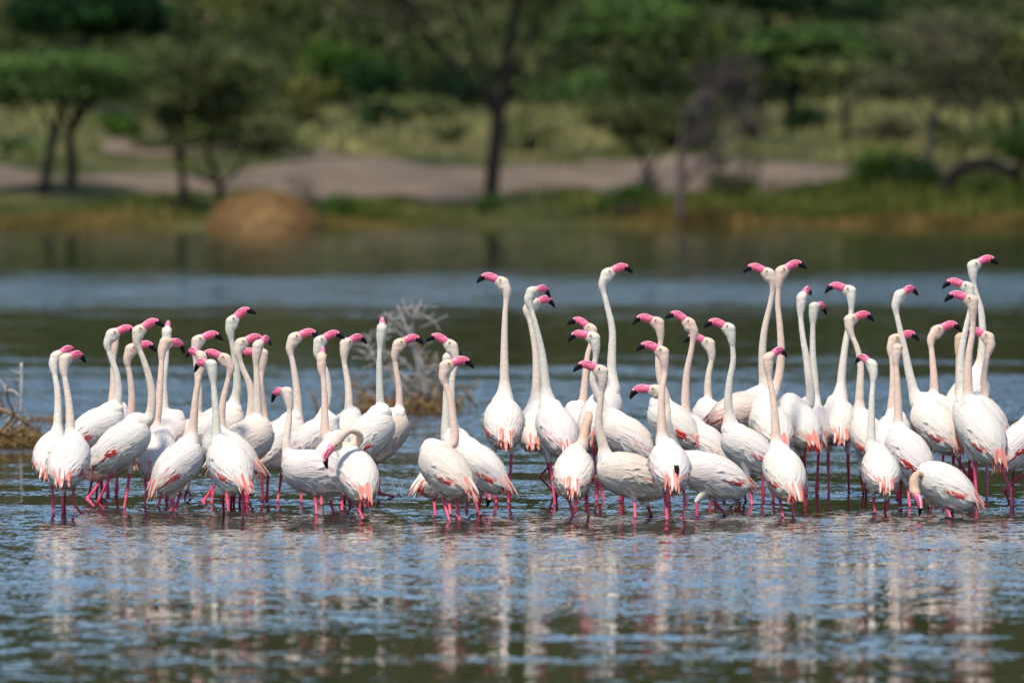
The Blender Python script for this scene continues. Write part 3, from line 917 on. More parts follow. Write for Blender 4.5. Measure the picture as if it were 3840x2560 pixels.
# ---- torso surface in the bird's own axes: a forward, b left, c up (metres)
ST_A = np.array([-0.205, -0.19, -0.16, -0.11, -0.05, 0.01, 0.07, 0.12, 0.16, 0.188, 0.20])
ST_C = np.array([-0.030, -0.028, -0.022, -0.014, -0.006, 0.0, 0.0, 0.002, 0.006, 0.012, 0.015])
ST_U = np.array([0.006, 0.034, 0.060, 0.086, 0.104, 0.112, 0.110, 0.098, 0.074, 0.046, 0.010])
ST_D = np.array([0.008, 0.046, 0.080, 0.108, 0.124, 0.127, 0.122, 0.108, 0.084, 0.054, 0.010])
ST_W = np.array([0.006, 0.044, 0.074, 0.098, 0.110, 0.112, 0.107, 0.094, 0.072, 0.046, 0.010])
def cub(x, X, Y):
    return float(np.interp(x, X, Y))
def torso(a, th):
    """surface point; th 0 = back line, +90 deg = left flank, 180 = belly"""
    s, c = math.sin(th), math.cos(th)
    h = cub(a, ST_A, ST_U) if c > 0 else cub(a, ST_A, ST_D)
    return np.array([a, cub(a, ST_A, ST_W) * s, cub(a, ST_A, ST_C) + h * c])
def torso_n(a, th):
    e = 0.01
    u = torso(a + e, th) - torso(a - e, th)
    v = torso(a, th + e) - torso(a, th - e)
    n = np.cross(u, v)
    n /= np.linalg.norm(n) + 1e-9
    q = torso(a, th) - np.array([a, 0, cub(a, ST_A, ST_C)])
    if n.dot(q) < 0: n = -n
    return n, v / (np.linalg.norm(v) + 1e-9)

FS = np.array([0.0, 0.25, 0.58, 0.84, 1.0])
FW = np.array([0.6, 1.0, 0.92, 0.6, 0.06])
def feather(mb, tones, a0, th0, ln, wd, l0, l1, turn=0.0, mi=0, tone=None, end=-0.165, curl=0.0, spread=0.0):
    """one feather lying tailward on the torso, its tip lifted off"""
    P, last = [], None
    steps = 12
    pts = []
    a, th = a0, th0
    p = torso(a, th)
    n, s = torso_n(a, th)
    dirv = None
    for k in range(steps + 1):
        pts.append((p.copy(), n.copy(), s.copy()))
        if k == steps: break
        if a > end or dirv is None:
            a2 = a - ln / steps
            th += turn / steps
            p2 = torso(max(a2, -0.2), th)
            d = p2 - p
            d = d / (np.linalg.norm(d) + 1e-9)
            dirv = d if dirv is None else d
            p = p + d * (ln / steps)
            a = p[0]
            n, s = torso_n(max(a, -0.19), th)
        else:
            p = p + (dirv + n * curl + s * spread) * (ln / steps)
    t = random.random() if tone is None else tone
    vs, ts = [], []
    for q, w in zip(FS, FW):
        i = min(steps, int(round(q * steps)))
        pp, nn, ss = pts[i]
        lift = l0 + (l1 - l0) * q
        c = pp + nn * lift
        hw = wd * 0.5 * w
        vs += [c - ss * hw - nn * wd * 0.04, c + nn * wd * 0.02, c + ss * hw - nn * wd * 0.04]
        tt = t * 0.75 if mi != 2 else t * 0.55 + 0.4 * q
        ts += [tt, min(1, tt + 0.22), tt]
    fs = []
    for i in range(4):
        b = i * 3
        fs += [(b, b + 1, b + 4, b + 3), (b + 1, b + 2, b + 5, b + 4)]
    mb.add(vs, fs, mi)
    tones += ts

D2R = math.pi / 180
def make_plumage(seed):
    """small overlapping contour feathers over back, breast and belly"""
    random.seed(seed)
    mb, T = MB(), []
    rows = 20
    for r in range(rows):
        a = -0.15 + 0.335 * r / (rows - 1)
        n = int(16 + 20 * cub(a, ST_A, ST_W) / 0.106)
        for k in range(n):
            th = (k + 0.5 * (r % 2) + random.uniform(-.3, .3)) / n * 2 * math.pi
            feather(mb, T, a + random.uniform(-.010, .010), th, random.uniform(.05, .095), random.uniform(.014, .021), 0.001, random.uniform(.0015, .004), turn=random.uniform(-.15, .15))
    for k in range(90):                                    # loose plumes that break the outline
        feather(mb, T, random.uniform(-.15, .08), random.choice([-1, 1]) * random.uniform(75, 180) * D2R, random.uniform(.05, .09), random.uniform(.010, .017), .002, random.uniform(.010, .024), turn=random.uniform(-.3, .3))
    return mb, T
def make_wing(side, seed, scarlet=False):
    """folded wing: covert rows, long scapulars over the rump, red and coral coverts showing below"""
    random.seed(seed)
    mb, T = MB(), []
    S = side
    red = {0: 0, 1: 6, 2: 0, 3: 3}[seed % 4]; at_a = random.uniform(-.08, -.02)
    if scarlet: red, at_a = 15, -.075
    # flight feathers, mostly hidden
    for k in range(5):
        feather(mb, T, -0.03 - .012 * k, S * (92 - 9 * k) * D2R, random.uniform(.17, .21), .022, .005, .008, mi=random.choice([2, 0]), turn=-S * .3, tone=random.uniform(.3, 1.0))
    # red coverts peeping out under the lower edge
    for k in range(red):
        feather(mb, T, at_a + random.uniform(-.03, .03), S * random.uniform(88, 106) * D2R, random.uniform(.05, .11), random.uniform(.009, .017), .008, random.uniform(.010, .0145), mi=random.choice([1, 1, 2]), turn=-S * random.uniform(0, .3))
    # covert rows
    for r in range(10):
        a = 0.150 - 0.024 * r
        lo, hi = 12, 112 - 2.6 * r
        n = 15
        for k in range(n):
            th = S * (lo + (hi - lo) * (k + random.uniform(-.35, .35)) / (n - 1)) * D2R
            L = .075 + .013 * r + random.uniform(-.012, .02)
            mi = 0
            if k >= 13 and r >= 4 and random.random() < 0.22: mi = 2
            feather(mb, T, a + random.uniform(-.009, .009), th, L, random.uniform(.015, .024), .004, .0042 + random.uniform(0, .0030), turn=-S * random.uniform(.02, .22), mi=mi)
    # long scapulars
    for k in range(22):
        feather(mb, T, random.uniform(-.06, .07), S * (4 + 3.4 * k) * D2R, random.uniform(.11, .165), random.uniform(.012, .020), .0065, .0095, turn=-S * random.uniform(.0, .25), curl=-0.12)
    return mb, T
def blade(mb, T, o, d, up, ln, wd, mi, tone, bend):
    """one free tail feather from o along d, drooping by bend"""
    d = np.asarray(d, float); d /= np.linalg.norm(d)
    s = np.cross(d, up); s /= np.linalg.norm(s)
    n = np.cross(s, d)
    vs, ts = [], []
    for q, w in zip(FS, FW):
        c_ = o + d * ln * q - n * bend * ln * q * q
        hw = wd * 0.5 * max(w, 0.10)
        vs += [c_ - s * hw - n * wd * 0.08, c_ + n * wd * 0.05, c_ + s * hw - n * wd * 0.08]
        tt = tone * 0.75 if mi != 2 else tone * 0.45 + 0.25 * q
        ts += [tt, min(1, tt + 0.22), tt]
    mb.add(vs, [f for i in range(4) for f in ((i * 3, i * 3 + 1, i * 3 + 4, i * 3 + 3), (i * 3 + 1, i * 3 + 2, i * 3 + 5, i * 3 + 4))], mi)
    T += ts
def make_tail(seed, black):
    random.seed(seed)
    mb, T = MB(), []
    lean = random.uniform(-0.12, 0.12)
    for k in range(24):
        u = random.uniform(-1, 1)
        layer = k / 23.0
        o = np.array([-0.135 - 0.02 * layer, u * 0.026 + lean * 0.05, 0.006 + 0.040 * layer * (1 - u * u * 0.5)])
        d = (-1.0, u * 0.17 + lean, -0.55 + 0.10 * layer + random.uniform(-.10, .10))
        mi = random.choice([2, 2, 2, 1]) if layer < 0.55 else random.choice([2, 2, 0, 0])
        blade(mb, T, o, d, np.array([0, random.uniform(-.4, .4), 1.0]), random.uniform(.11, .18) * (1 - 0.25 * abs(u)), random.uniform(.018, .027), mi, random.random(), random.uniform(.05, .30))
    for k in range(10):                                     # white rump fluff round the tail
        u = (k - 4.5) / 4.5
        feather(mb, T, -0.11, math.pi + u * 95 * D2R, random.uniform(.06, .10), .022, .004, .014, mi=0, curl=0.3, spread=-u * .1)
    if black:
        for k in range(3):
            blade(mb, T, np.array([-0.15, -0.005 - 0.010 * k, 0.058]), (-1, 0.10 * k - .12, -.5), np.array([0, 0, 1.0]), .105 - .02 * k, .013, 3, 0.3, .4)
    return mb, T
PLUM_MATS = [mat_white, mat_red, mat_coral, mat_blackf]
def shape_mesh(name, mbt):
    mb, T = mbt
    me = bpy.data.meshes.new(name)
    me.from_pydata([tuple(map(float, v)) for v in mb.v], [], mb.f)
    for m in PLUM_MATS: me.materials.append(m)
    me.polygons.foreach_set("material_index", np.asarray(mb.m, dtype=np.int32))
    me.polygons.foreach_set("use_smooth", np.ones(len(me.polygons), dtype=bool))
    at_ = me.attributes.new("tone", 'FLOAT', 'POINT')
    at_.data.foreach_set("value", np.asarray(T, dtype=np.float32))
    me.update()
    return me
ME_PLUM = [shape_mesh("plumage", make_plumage(s)) for s in (11, 12, 13)]
ME_WINGL = [shape_mesh("wing", make_wing(1, s)) for s in (20, 21, 22, 23, 24, 25)] + [shape_mesh("wing", make_wing(1, 26, True))]
ME_WINGR = [shape_mesh("wing", make_wing(-1, s)) for s in (30, 31, 32, 33, 34, 35)] + [shape_mesh("wing", make_wing(-1, 36, True))]
ME_TAIL = [shape_mesh("tail", make_tail(s, b)) for s, b in ((41, 0), (42, 0), (43, 0), (44, 0), (45, 0), (46, 1))]

# ---- bill, in head axes (forward, left, up; photograph pixels at the flock -> metres)
BILL = [(17, 6, 14.0, 12.0), (30, 10.5, 15.2, 11.6), (43, 15.5, 15.4, 11.0), (54, 19, 15.0, 10.4), (64, 20, 14.0, 9.6), (73, 17.5, 12.4, 8.8),
        (81, 12, 10.6, 7.6), (89, 5, 8.2, 6.2), (96, -2.5, 5.4, 4.4), (101, -8.5, 1.4, 1.2)]
ANG = [0, 20, 34, 47, 66, 90, 114, 133, 146, 160, 180, 210, 240, 270, 300, 330]     # 90 = ridge of the upper bill
def bill_shell(i0, i1, grow=0.0):
    V, F, Mi = [], [], []
    n = len(ANG)
    for i in range(i0, i1 + 1):
        x, z, rv, rw = BILL[i]
        xa, za = BILL[max(0, i - 1)][:2]; xb, zb = BILL[min(len(BILL) - 1, i + 1)][:2]
        t = np.array([xb - xa, zb - za]); t = t / np.linalg.norm(t)
        nn = np.array([-t[1], t[0]])
        for an in ANG:
            c, s = math.cos(an * D2R), math.sin(an * D2R)
            ww = rw * (0.82 if s > 0.75 else 1.0)
            groove = 0.93 if an in (34, 47, 133, 146) and i > 1 else 1.0
            V.append(np.array([x + nn[0] * s * (rv + grow), (ww + grow) * c * groove, z + nn[1] * s * (rv + grow)]) * M)
    for i in range(i1 - i0):
        for k in range(n):
            k2 = (k + 1) % n
            F.append((i * n + k, i * n + k2, (i + 1) * n + k2, (i + 1) * n + k))
            line = k in (2, 7)
            Mi.append(1 if line and i + i0 >= 2 else (2 if k in (0, 1, 8, 9, 10, 11, 12, 13, 14, 15) else 0))
    F.append(tuple(range(n))); Mi.append(0)
    F.append(tuple((i1 - i0) * n + k for k in range(n - 1, -1, -1))); Mi.append(0)
    return V, F, Mi
def head_mesh(name, V, F, mats, Mi=None):
    me = bpy.data.meshes.new(name)
    me.from_pydata([tuple(map(float, v)) for v in V], [], F)
    for m in mats: me.materials.append(m)
    if Mi: me.polygons.foreach_set("material_index", np.asarray(Mi, dtype=np.int32))
    me.polygons.foreach_set("use_smooth", np.ones(len(me.polygons), dtype=bool))
    me.update()
    return me
_v, _f, _m = bill_shell(0, 6)
ME_BILL = head_mesh("bill", _v, _f, [mat_bill, mat_black, mat_bill_red], _m)
_v, _f, _m = bill_shell(5, 9, 0.35)
# the black of the tip runs further back along the ridge than underneath
for i, v in enumerate(_v[:len(ANG)]):
    s = math.sin(ANG[i] * D2R)
    v[0] += (-9 if s > 0 else 1) * abs(s) * M; v[2] += (1.6 if s > 0 else -0.8) * abs(s) * M
ME_TIP = head_mesh("bill_tip", _v, _f, [mat_black])
_e = MB(); _e.ball((0, 0, 0), 4.6 * M, 10, 8)
ME_EYE = head_mesh("eye", _e.v, _e.f, [mat_eye])
_e = MB(); _e.ball((0, 0, 0), 2.3 * M, 8, 6)
ME_PUPIL = head_mesh("pupil", _e.v, _e.f, [mat_pupil])

def link(name, me, parent, mat=None):
    o = bpy.data.objects.new(name, me)
    COL.objects.link(o)
    o.parent = parent
    if mat is not None: o.matrix_local = mat
    return o

ZOOM = {1: (100, 1120, 1.782), 2: (680, 1120, 1.7815), 3: (1020, 1120, 1.781), 4: (1520, 960, 1.5074),
        5: (1920, 940, 1.4786), 6: (2360, 940, 1.48), 7: (2740, 940, 1.48), 8: (3240, 920, 1.4517)}
def frame_of(yaw, pitch, roll=0.0):
    y, p = yaw * D2R, pitch * D2R
    A = np.array([math.cos(p) * math.cos(y), math.cos(p) * math.sin(y), math.sin(p)])
    Lf = np.array([-math.sin(y), math.cos(y), 0])
    U = np.cross(A, Lf)
    if roll:
        c, s = math.cos(roll * D2R), math.sin(roll * D2R)
        Lf, U = Lf * c + U * s, U * c - Lf * s
    return A, Lf, U

WARM = {'w': lin(231, 221, 206), 'c': lin(232, 213, 194), 'p': lin(235, 205, 185), 'g': lin(217, 212, 196), 't': lin(216, 184, 156)}
BODYT = {'w': (1.0, 1.0, 1.0, 1), 'p': (0.97, 0.87, 0.82, 1), 'c': (0.96, 0.92, 0.86, 1)}
PENDING = []
ENTRY = []        # where legs meet the water
def flamingo(label, z, body, yaw, pitch, neck, head, legs=(), wl=1900, scale=1.0, tint='c', bt='w', hscale=1.0, ndepth=None, hdepth=None, first=None, plump=1.0):
    """body: pixel of the torso centre; neck: pixels from the shoulders up; head: (px, py, yaw, pitch);
    legs: pixel polylines; wl: pixel row where the bird meets the water"""
    ox, oy, k = ZOOM[z]
    full = lambda p: (ox + p[0] / k, oy + p[1] / k)
    D = on_water(1920, wl)[1]
    idx = len(PENDING)
    jit = random.Random(idx * 17 + 3)
    scale *= jit.uniform(0.95, 1.03); plump *= jit.uniform(0.95, 1.04)
    bc = at(*full(body), D)
    pitch = pitch * (0.92 - 0.42 * math.exp(-((yaw - 90) / 28.0) ** 2))
    A, Lf, U = frame_of(yaw, pitch)
    base = np.array([bc[0], bc[1], 0.0])
    root = empty("flamingo", base)
    tag(root, label, "flamingo", "flamingos wading in the shallow lake")
    R = Matrix(((A[0], Lf[0], U[0]), (A[1], Lf[1], U[1]), (A[2], Lf[2], U[2])))
    S = Matrix.Diagonal((scale, scale * plump, scale * plump))
    Mx = Matrix.Translation(Vector(bc - base)) @ (R @ S).to_4x4()
    loc = lambda v: bc - base + scale * (A * v[0] + plump * (Lf * v[1] + U * v[2]))
    tb = tuple(v * f for v, f in zip(BODYT[bt], (1.0, jit.uniform(0.97, 1.0), jit.uniform(0.94, 0.985), 1.0)))
    vivid = any(w in label for w in ("scarlet wing", "red wing", "red feathers"))
    # ---- plumage, wings, tail: shared shapes placed on this bird
    for name, pool, j in (("plumage", ME_PLUM, idx), ("wing", ME_WINGL[6:] if vivid else ME_WINGL[:6], idx * 3 + 1), ("wing", ME_WINGR[6:] if vivid else ME_WINGR[:6], idx * 5 + 2), ("tail", ME_TAIL[5:] if "black feathers" in label else ME_TAIL[:5], idx * 7 + idx // 4)):
        o = link(name, pool[j % len(pool)], root, Mx)
        o.color = tb
        if name == "plumage": o["kind"] = "stuff"
    # ---- torso, neck and head as one surface
    mb = MB()
    rings = 14
    n = 18
    V, F = [], []
    As = np.linspace(-0.212, 0.199, rings)
    for a in As:
        for q in range(n):
            V.append(loc(torso(a, 2 * math.pi * q / n)))
    for i in range(rings - 1):
        for q in range(n):
            q2 = (q + 1) % n
            F.append((i * n + q, i * n + q2, (i + 1) * n + q2, (i + 1) * n + q))
    F.append(tuple(range(n - 1, -1, -1)))
    F.append(tuple((rings - 1) * n + q for q in range(n)))
    mb.add(V, F)
    root_pt = loc((0.085, 0, 0.03))
    shoulder = loc((0.150, 0, 0.055))
    d0 = shoulder[1] + base[1]
    HA, HL, HU = frame_of(head[2], head[3])
    hd = d0 + (hdepth if hdepth is not None else 0.10 * math.cos(pitch * D2R) * math.sin(yaw * D2R))
    np_ = []
    m_ = len(neck)
    for i, p in enumerate(neck):
        f = (i + 0.6) / (m_ + 0.2)
        dd = d0 + (hd - d0) * f + ((ndepth[i] if ndepth else 0.0))
        np_.append(at(*full(p), dd) - base)
    C = at(full(head[:2])[0], full(head[:2])[1], hd) - base
    hs = hscale * 1.06 * scale ** 0.5
    hp = lambda f, l, u: C + hs * M * (HA * f + HL * l + HU * u)
    path = [root_pt] + ([shoulder] if first is None else []) + np_
    dn0 = np_[-1] - C; dn0 = dn0 / np.linalg.norm(dn0)
    S1 = spline(path + [C + dn0 * 14 * M], 6)
    seg = np.cumsum([0] + [np.linalg.norm(S1[i + 1] - S1[i]) for i in range(len(S1) - 1)])
    gone = seg[-1] - seg
    seg = seg / seg[-1]
    rad = np.interp(seg, [0, 0.10, 0.17, 0.26, 0.5, 0.8, 0.93, 1.0], np.array([0.085, 0.072, 0.048, 0.0305, 0.0238, 0.0178, 0.0175, 0.0210])) * scale ** 0.5
    rad = np.maximum(rad, np.interp(gone / (M * hs), [0, 12, 28, 48, 70], [19, 18.3, 16.2, 12.6, 0]) * M * hs)    # the back of the head runs into the neck
    mb.tube(S1, rad, 12)
    S2 = spline([hp(-4, 0, -9), hp(-3, 0, -5), hp(0, 0, 0), hp(11, 0, 5), hp(22, 0, 8), hp(30, 0, 10)], 3)
    r2 = np.interp(np.linspace(0, 1, len(S2)), [0, .2, .4, .6, .8, 1], np.array([15.5, 18.0, 19.5, 18.5, 16, 11.5])) * M * hs
    mb.tube(S2, r2, 12)
    mb.ball(hp(7, 0, -16), 16.0 * M * hs, 12, 8)
    mb.ball(hp(20, 0, -5), 14.0 * M * hs, 12, 8); mb.ball(hp(28, 0, 2), 11.5 * M * hs, 12, 8)
    dn = np_[-1] - C; dn = dn / np.linalg.norm(dn)
    mb.ball(C + dn * M * hs * 6, 18.5 * M * hs, 12, 8)
    # feathered thighs
    legsP = []
    for i, lg in enumerate(legs):
        pts = [full(p) for p in lg]
        side = loc((0.01, (0.045 if i == 0 else -0.045) if len(legs) > 1 else 0.0, -0.06))
        dep0 = side[1] + base[1]
        wy = max(pts[-1][1], 1850)
        depE = on_water(1920, wy)[1]
        if abs(depE - D) > 0.5: depE = D + 0.5 * np.sign(depE - D)
        P = []
        for j, p in enumerate(pts):
            f = j / (len(pts) - 1)
            P.append(at(*p, dep0 + (depE - dep0) * f) - base)
        dr = P[-1] - P[-2]; dr = dr / np.linalg.norm(dr)
        if P[-1][2] < 0.12: P.append(P[-1] + np.array([dr[0] * 0.25, dr[1] * 0.25, -0.12]))
        legsP.append((pts, P, side))
    if not legs:
        for sgn in (1, -1):
            side = loc((0.01, 0.045 * sgn, -0.06))
            hip = loc((0.0, 0.045 * sgn, -0.11)) + np.array([0, 0, -0.035])
            ft = np.array([hip[0] + 0.02 * sgn, hip[1] + 0.02, -0.12])
            legsP.append((None, [hip, (hip + ft) / 2 + np.array([0, 0, -0.05]), ft], side))
    for (_, P, side) in legsP:
        near = np.linalg.norm(P[0] - side)
        if near < 0.30:
            mb.tube([side, side * 0.4 + P[0] * 0.6, P[0] + (P[0] - side) / near * 0.012], [0.045, 0.027, 0.0125], 10)
    me = bpy.data.meshes.new("body")
    me.from_pydata([tuple(map(float, v)) for v in mb.v], [], mb.f)
    me.update()
    tmp = bpy.data.objects.new("body_raw", me)
    COL.objects.link(tmp)
    rm = tmp.modifiers.new("r", 'REMESH'); rm.mode = 'VOXEL'; rm.voxel_size = 0.0075
    sm = tmp.modifiers.new("s", 'SMOOTH'); sm.factor = 0.5; sm.iterations = 5
    # ---- legs
    for (_, P, side) in legsP:
        lm = MB()
        S = spline(P, 6) if len(P) > 2 else P
        if len(P) > 3 or _ is None:
            S = []
            for j in range(len(P) - 1):
                for q in range(6):
                    S.append(P[j] + (P[j + 1] - P[j]) * q / 6)
            S.append(P[-1])
        n_ = len(S)
        rr = [0.0085] * n_
        knee = 6 if (len(P) > 3 or _ is None) else None
        for j in range(n_):
            rr[j] = 0.0105 - 0.003 * min(1, j / 5)
            if knee is not None:
                rr[j] += 0.0075 * math.exp(-((j - knee) / 0.9) ** 2)
        lm.tube(S, rr, 9)
        lm.build("leg", mat_leg, root)
        for j in range(n_ - 1):
            if S[j][2] > 0 >= S[j + 1][2]:
                f = S[j][2] / (S[j][2] - S[j + 1][2])
                ENTRY.append(base + S[j] + (S[j + 1] - S[j]) * f)
    # ---- bill and eyes
    Rh = Matrix(((HA[0], HL[0], HU[0]), (HA[1], HL[1], HU[1]), (HA[2], HL[2], HU[2])))
    Mh = Matrix.Translation(Vector(C)) @ (Rh @ Matrix.Diagonal((hs, hs, hs))).to_4x4()
    b = link("bill", ME_BILL, root, Mh)
    link("bill_tip", ME_TIP, b)
    for sgn in (1, -1):
        e = link("eye", ME_EYE, root, Mh @ Matrix.Translation(Vector((14 * M, sgn * 15.2 * M, 9 * M))))
        link("pupil", ME_PUPIL, e, Matrix.Translation(Vector((0.6 * M, sgn * 2.9 * M, 0))))
    PENDING.append((tmp, root, np.array(S1 + S2), np.concatenate([rad, r2]), WARM[tint], len(S1), seg))
    return root

def finish_bodies():
    bpy.context.view_layer.update()
    dg = bpy.context.evaluated_depsgraph_get()
    for (tmp, root, path, rad, col, n1, seg) in PENDING:
        me = bpy.data.meshes.new_from_object(tmp.evaluated_get(dg))
        me.name = "body"
        me.materials.clear()
        me.materials.append(mat_body)
        co = np.empty(len(me.vertices) * 3, dtype=np.float32)
        me.vertices.foreach_get("co", co)
        co = co.reshape(-1, 3)
        d = np.linalg.norm(co[:, None, :] - path[None, :, :], axis=2)
        along = np.concatenate([seg, np.ones(len(path) - n1)])
        ex = d - rad[None, :] * 1.05
        i = ex.argmin(axis=1)
        v = np.clip((along[i] - 0.13) / 0.14, 0, 1) * np.clip(1 - (ex[np.arange(len(i)), i] - 0.004) / 0.03, 0, 1)
        a = me.attributes.new("neck", 'FLOAT', 'POINT')
        a.data.foreach_set("value", v.astype(np.float32))
        me.polygons.foreach_set("use_smooth", np.ones(len(me.polygons), dtype=bool))
        o = bpy.data.objects.new("body", me)
        COL.objects.link(o)
        o.parent = root
        o.color = col
        raw = tmp.data
        bpy.data.objects.remove(tmp)
        bpy.data.meshes.remove(raw)

# ------------------------------------------------------------------ the flock, left to right
# ---- left group
flamingo("leftmost flamingo, back turned, half behind its neighbour, bill pointing right", 1, (172, 1040), 84, 38,
         [(205, 880), (210, 750), (206, 620), (190, 520), (178, 440)], (190, 388, 38, 8),
         [[(165, 1200), (179, 1370), (175, 1440)], [(255, 1235), (252, 1420)]], wl=1924, tint='w')
flamingo("second flamingo from left, seen from behind, coral tail tip hanging, bill pointing right", 1, (282, 1075), 78, 40,
         [(292, 925), (290, 800), (280, 680), (262, 570), (248, 480)], (250, 402, 42, -4),
         [[(237, 1310), (244, 1445)], [(320, 1235), (302, 1350), (374, 1442)]], wl=1931, tint='c')
flamingo("white flamingo at left with scarlet wing patch, neck in a slight S, bill right", 1, (455, 862), 16, 24,
         [(588, 770), (615, 650), (600, 500), (562, 390), (540, 310)], (562, 236, 4, 2), [[(440, 1195), (418, 1300)], [(480, 1200), (465, 1320)]], wl=1872, tint='w')
flamingo("flamingo hidden behind the scarlet-patched one, only a strip of neck showing", 1, (545, 860), 60, 30,
         [(572, 740), (580, 600), (580, 440), (584, 330)], (585, 268, 90, -10), wl=1862, tint='p')
flamingo("cream flamingo whose neck rises behind the big walking flamingo, bill right", 1, (565, 1045), 12, 22,
         [(697, 810), (702, 650), (690, 520), (672, 420)], (690, 335, 3, -2),
         [[(530, 1165), (405, 1340), (462, 1396)], [(500, 1200), (500, 1345)]], wl=1890, tint='p', bt='p')
flamingo("big white flamingo walking right at left, body slanting, raised bill", 1, (625, 968), 8, 33,
         [(815, 800), (838, 680), (826, 560), (785, 420), (742, 310)], (737, 218, 4, 14),
         [[(690, 1160), (648, 1412)], [(575, 1145), (474, 1362), (522, 1412)]], wl=1911, tint='c', scale=1.04)
flamingo("pink-necked flamingo right of the big walking one, bill drooping right", 1, (872, 1035), 84, 40,
         [(862, 860), (876, 740), (890, 600), (900, 450), (905, 350)], (922, 288, 40, -22),
         [[(788, 1190), (802, 1310), (785, 1400)], [(905, 1290), (875, 1400)]], wl=1904, tint='p')
flamingo("pale flamingo with bill skyward, just behind the drooping-billed pink-necked one", 1, (905, 940), 40, 35,
         [(925, 820), (918, 700), (915, 560), (930, 430), (936, 310)], (935, 225, 86, 10), wl=1882, tint='w')
flamingo("flamingo slanting right with pink neck, red wing marks and pale coral tail at left", 1, (1000, 1110), 28, 38,
         [(1105, 930), (1118, 780), (1132, 640), (1155, 520), (1178, 440)], (1172, 385, 128, 0),
         [[(1030, 1290), (985, 1432)], [(966, 1330), (966, 1432)]], wl=1922, tint='p')
flamingo("flamingo with salmon bill right, neck behind the slanting pink-necked one", 2, (25, 950), 20, 25,
         [(108, 800), (116, 650), (108, 520), (95, 400)], (100, 280, 4, 4), [[(40, 1270), (20, 1340)], [(30, 1270), (70, 1335)]], wl=1880, tint='c', bt='p')
flamingo("white flamingo seen from behind with splayed orange tail, small bill at left", 2, (325, 1110), 116, 32,
         [(236, 950), (232, 800), (222, 650), (212, 540)], (206, 440, 132, -12),
         [[(274, 1300), (285, 1442)], [(408, 1290), (411, 1465)]], wl=1940, tint='g', scale=1.05)
flamingo("flamingo with rose bill pointing left, pink neck among the left crowd", 2, (330, 1020), 160, 25,
         [(275, 930), (268, 800), (280, 680), (310, 550), (328, 470)], (302, 402, 180, 4), [[(300, 1290), (318, 1445)], [(340, 1300), (330, 1385)]], wl=1912, tint='p')
flamingo("tallest white flamingo of the left crowd, bill lifted up to the right", 2, (225, 858), 10, 24,
         [(345, 730), (372, 600), (368, 480), (345, 330), (325, 220)], (328, 155, 6, 22),
         [[(222, 1240), (145, 1355), (165, 1390)], [(212, 1280), (200, 1380)]], wl=1886, tint='g')
flamingo("flamingo with curved neck leaning left of the thick-necked one, bill right", 2, (390, 955), 22, 28,
         [(462, 830), (470, 680), (455, 570), (412, 470), (380, 370)], (388, 298, 4, 4), wl=1890, tint='c')
flamingo("thick-necked cream flamingo facing right, small bill peeking right over its shoulder", 2, (415, 965), 16, 32,
         [(512, 830), (508, 700), (506, 560), (500, 430)], (508, 315, 62, 4),
         [[(355, 1290), (350, 1385)], [(395, 1290), (388, 1370)]], wl=1903, tint='c', bt='c', scale=1.03)
flamingo("flamingo behind the thick-necked one, its black-tipped bill poking out to the left", 2, (600, 960), 150, 28,
         [(548, 830), (540, 680), (530, 560), (540, 470)], (548, 365, 180, -12), wl=1880, tint='p')
flamingo("white flamingo facing right, folded wing and tan belly, long black-tipped bill", 2, (650, 955), 36, 34,
         [(770, 830), (777, 720), (766, 570), (745, 430), (725, 340)], (745, 262, 2, 2),
         [[(672, 1155), (640, 1372)], [(515, 1085), (480, 1135), (465, 1300), (440, 1330)]], wl=1888, tint='c')
flamingo("short flamingo facing left with drooped bill, pink scars on its flank", 3, (290, 1150), 190, 8,
         [(108, 1070), (92, 960), (108, 850), (118, 740)], (105, 622, 128, -18),
         [[(285, 1305), (301, 1450)], [(390, 1335), (418, 1442)]], wl=1931, tint='c', scale=1.02, hdepth=0.1)
flamingo("white flamingo behind the skyward-billed pink one, long bill right", 3, (268, 935), 14, 28,
         [(325, 810), (366, 700), (376, 600), (358, 480), (306, 380)], (308, 286, 6, 10), [[(195, 1270), (194, 1372)], [(330, 1310), (330, 1390)]], wl=1889, tint='w')
flamingo("salmon-necked flamingo seen from behind with its bill up in the middle of the left group", 3, (400, 1060), 70, 35,
         [(362, 930), (352, 800), (352, 680), (345, 560), (332, 470)], (330, 398, 86, 10), [[(465, 1290), (468, 1424)], [(500, 1290), (520, 1375)]], wl=1915, tint='p')
flamingo("flamingo with short-looking bill right between salmon neck and skyward grey neck", 3, (475, 905), 62, 34,
         [(510, 810), (514, 680), (506, 560), (484, 430)], (484, 300, 34, 4), wl=1884, tint='c')
flamingo("flamingo with straight grey-white neck and bill to the sky, facing right", 3, (630, 915), 26, 36,
         [(735, 850), (724, 720), (719, 560), (718, 400), (726, 290)], (733, 205, 89, 10), [[(483, 1300), (485, 1350)], [(610, 1350), (622, 1410)]], wl=1897, tint='g')
flamingo("salmon-pink flamingo at the right end of the left group, one leg kicked back", 3, (745, 915), 22, 42,
         [(822, 850), (850, 740), (848, 600), (830, 480), (820, 390)], (838, 302, 4, 4),
         [[(690, 1065), (715, 1296), (858, 1330)], [(680, 1075), (660, 1230), (660, 1330)]], wl=1874, tint='p', bt='p')
flamingo("preening flamingo with its neck looped and bill hanging down", 3, (572, 1165), 108, 40,
         [(470, 1010), (530, 985), (582, 950), (580, 905), (535, 882), (480, 900)], (428, 955, 222, -62),
         [[(552, 1345), (612, 1482)], [(607, 1365), (600, 1430)]], wl=1944, tint='p', hdepth=-0.20,
         ndepth=[0.0, 0.02, 0.05, 0.02, 0.0, 0.0], first=False)
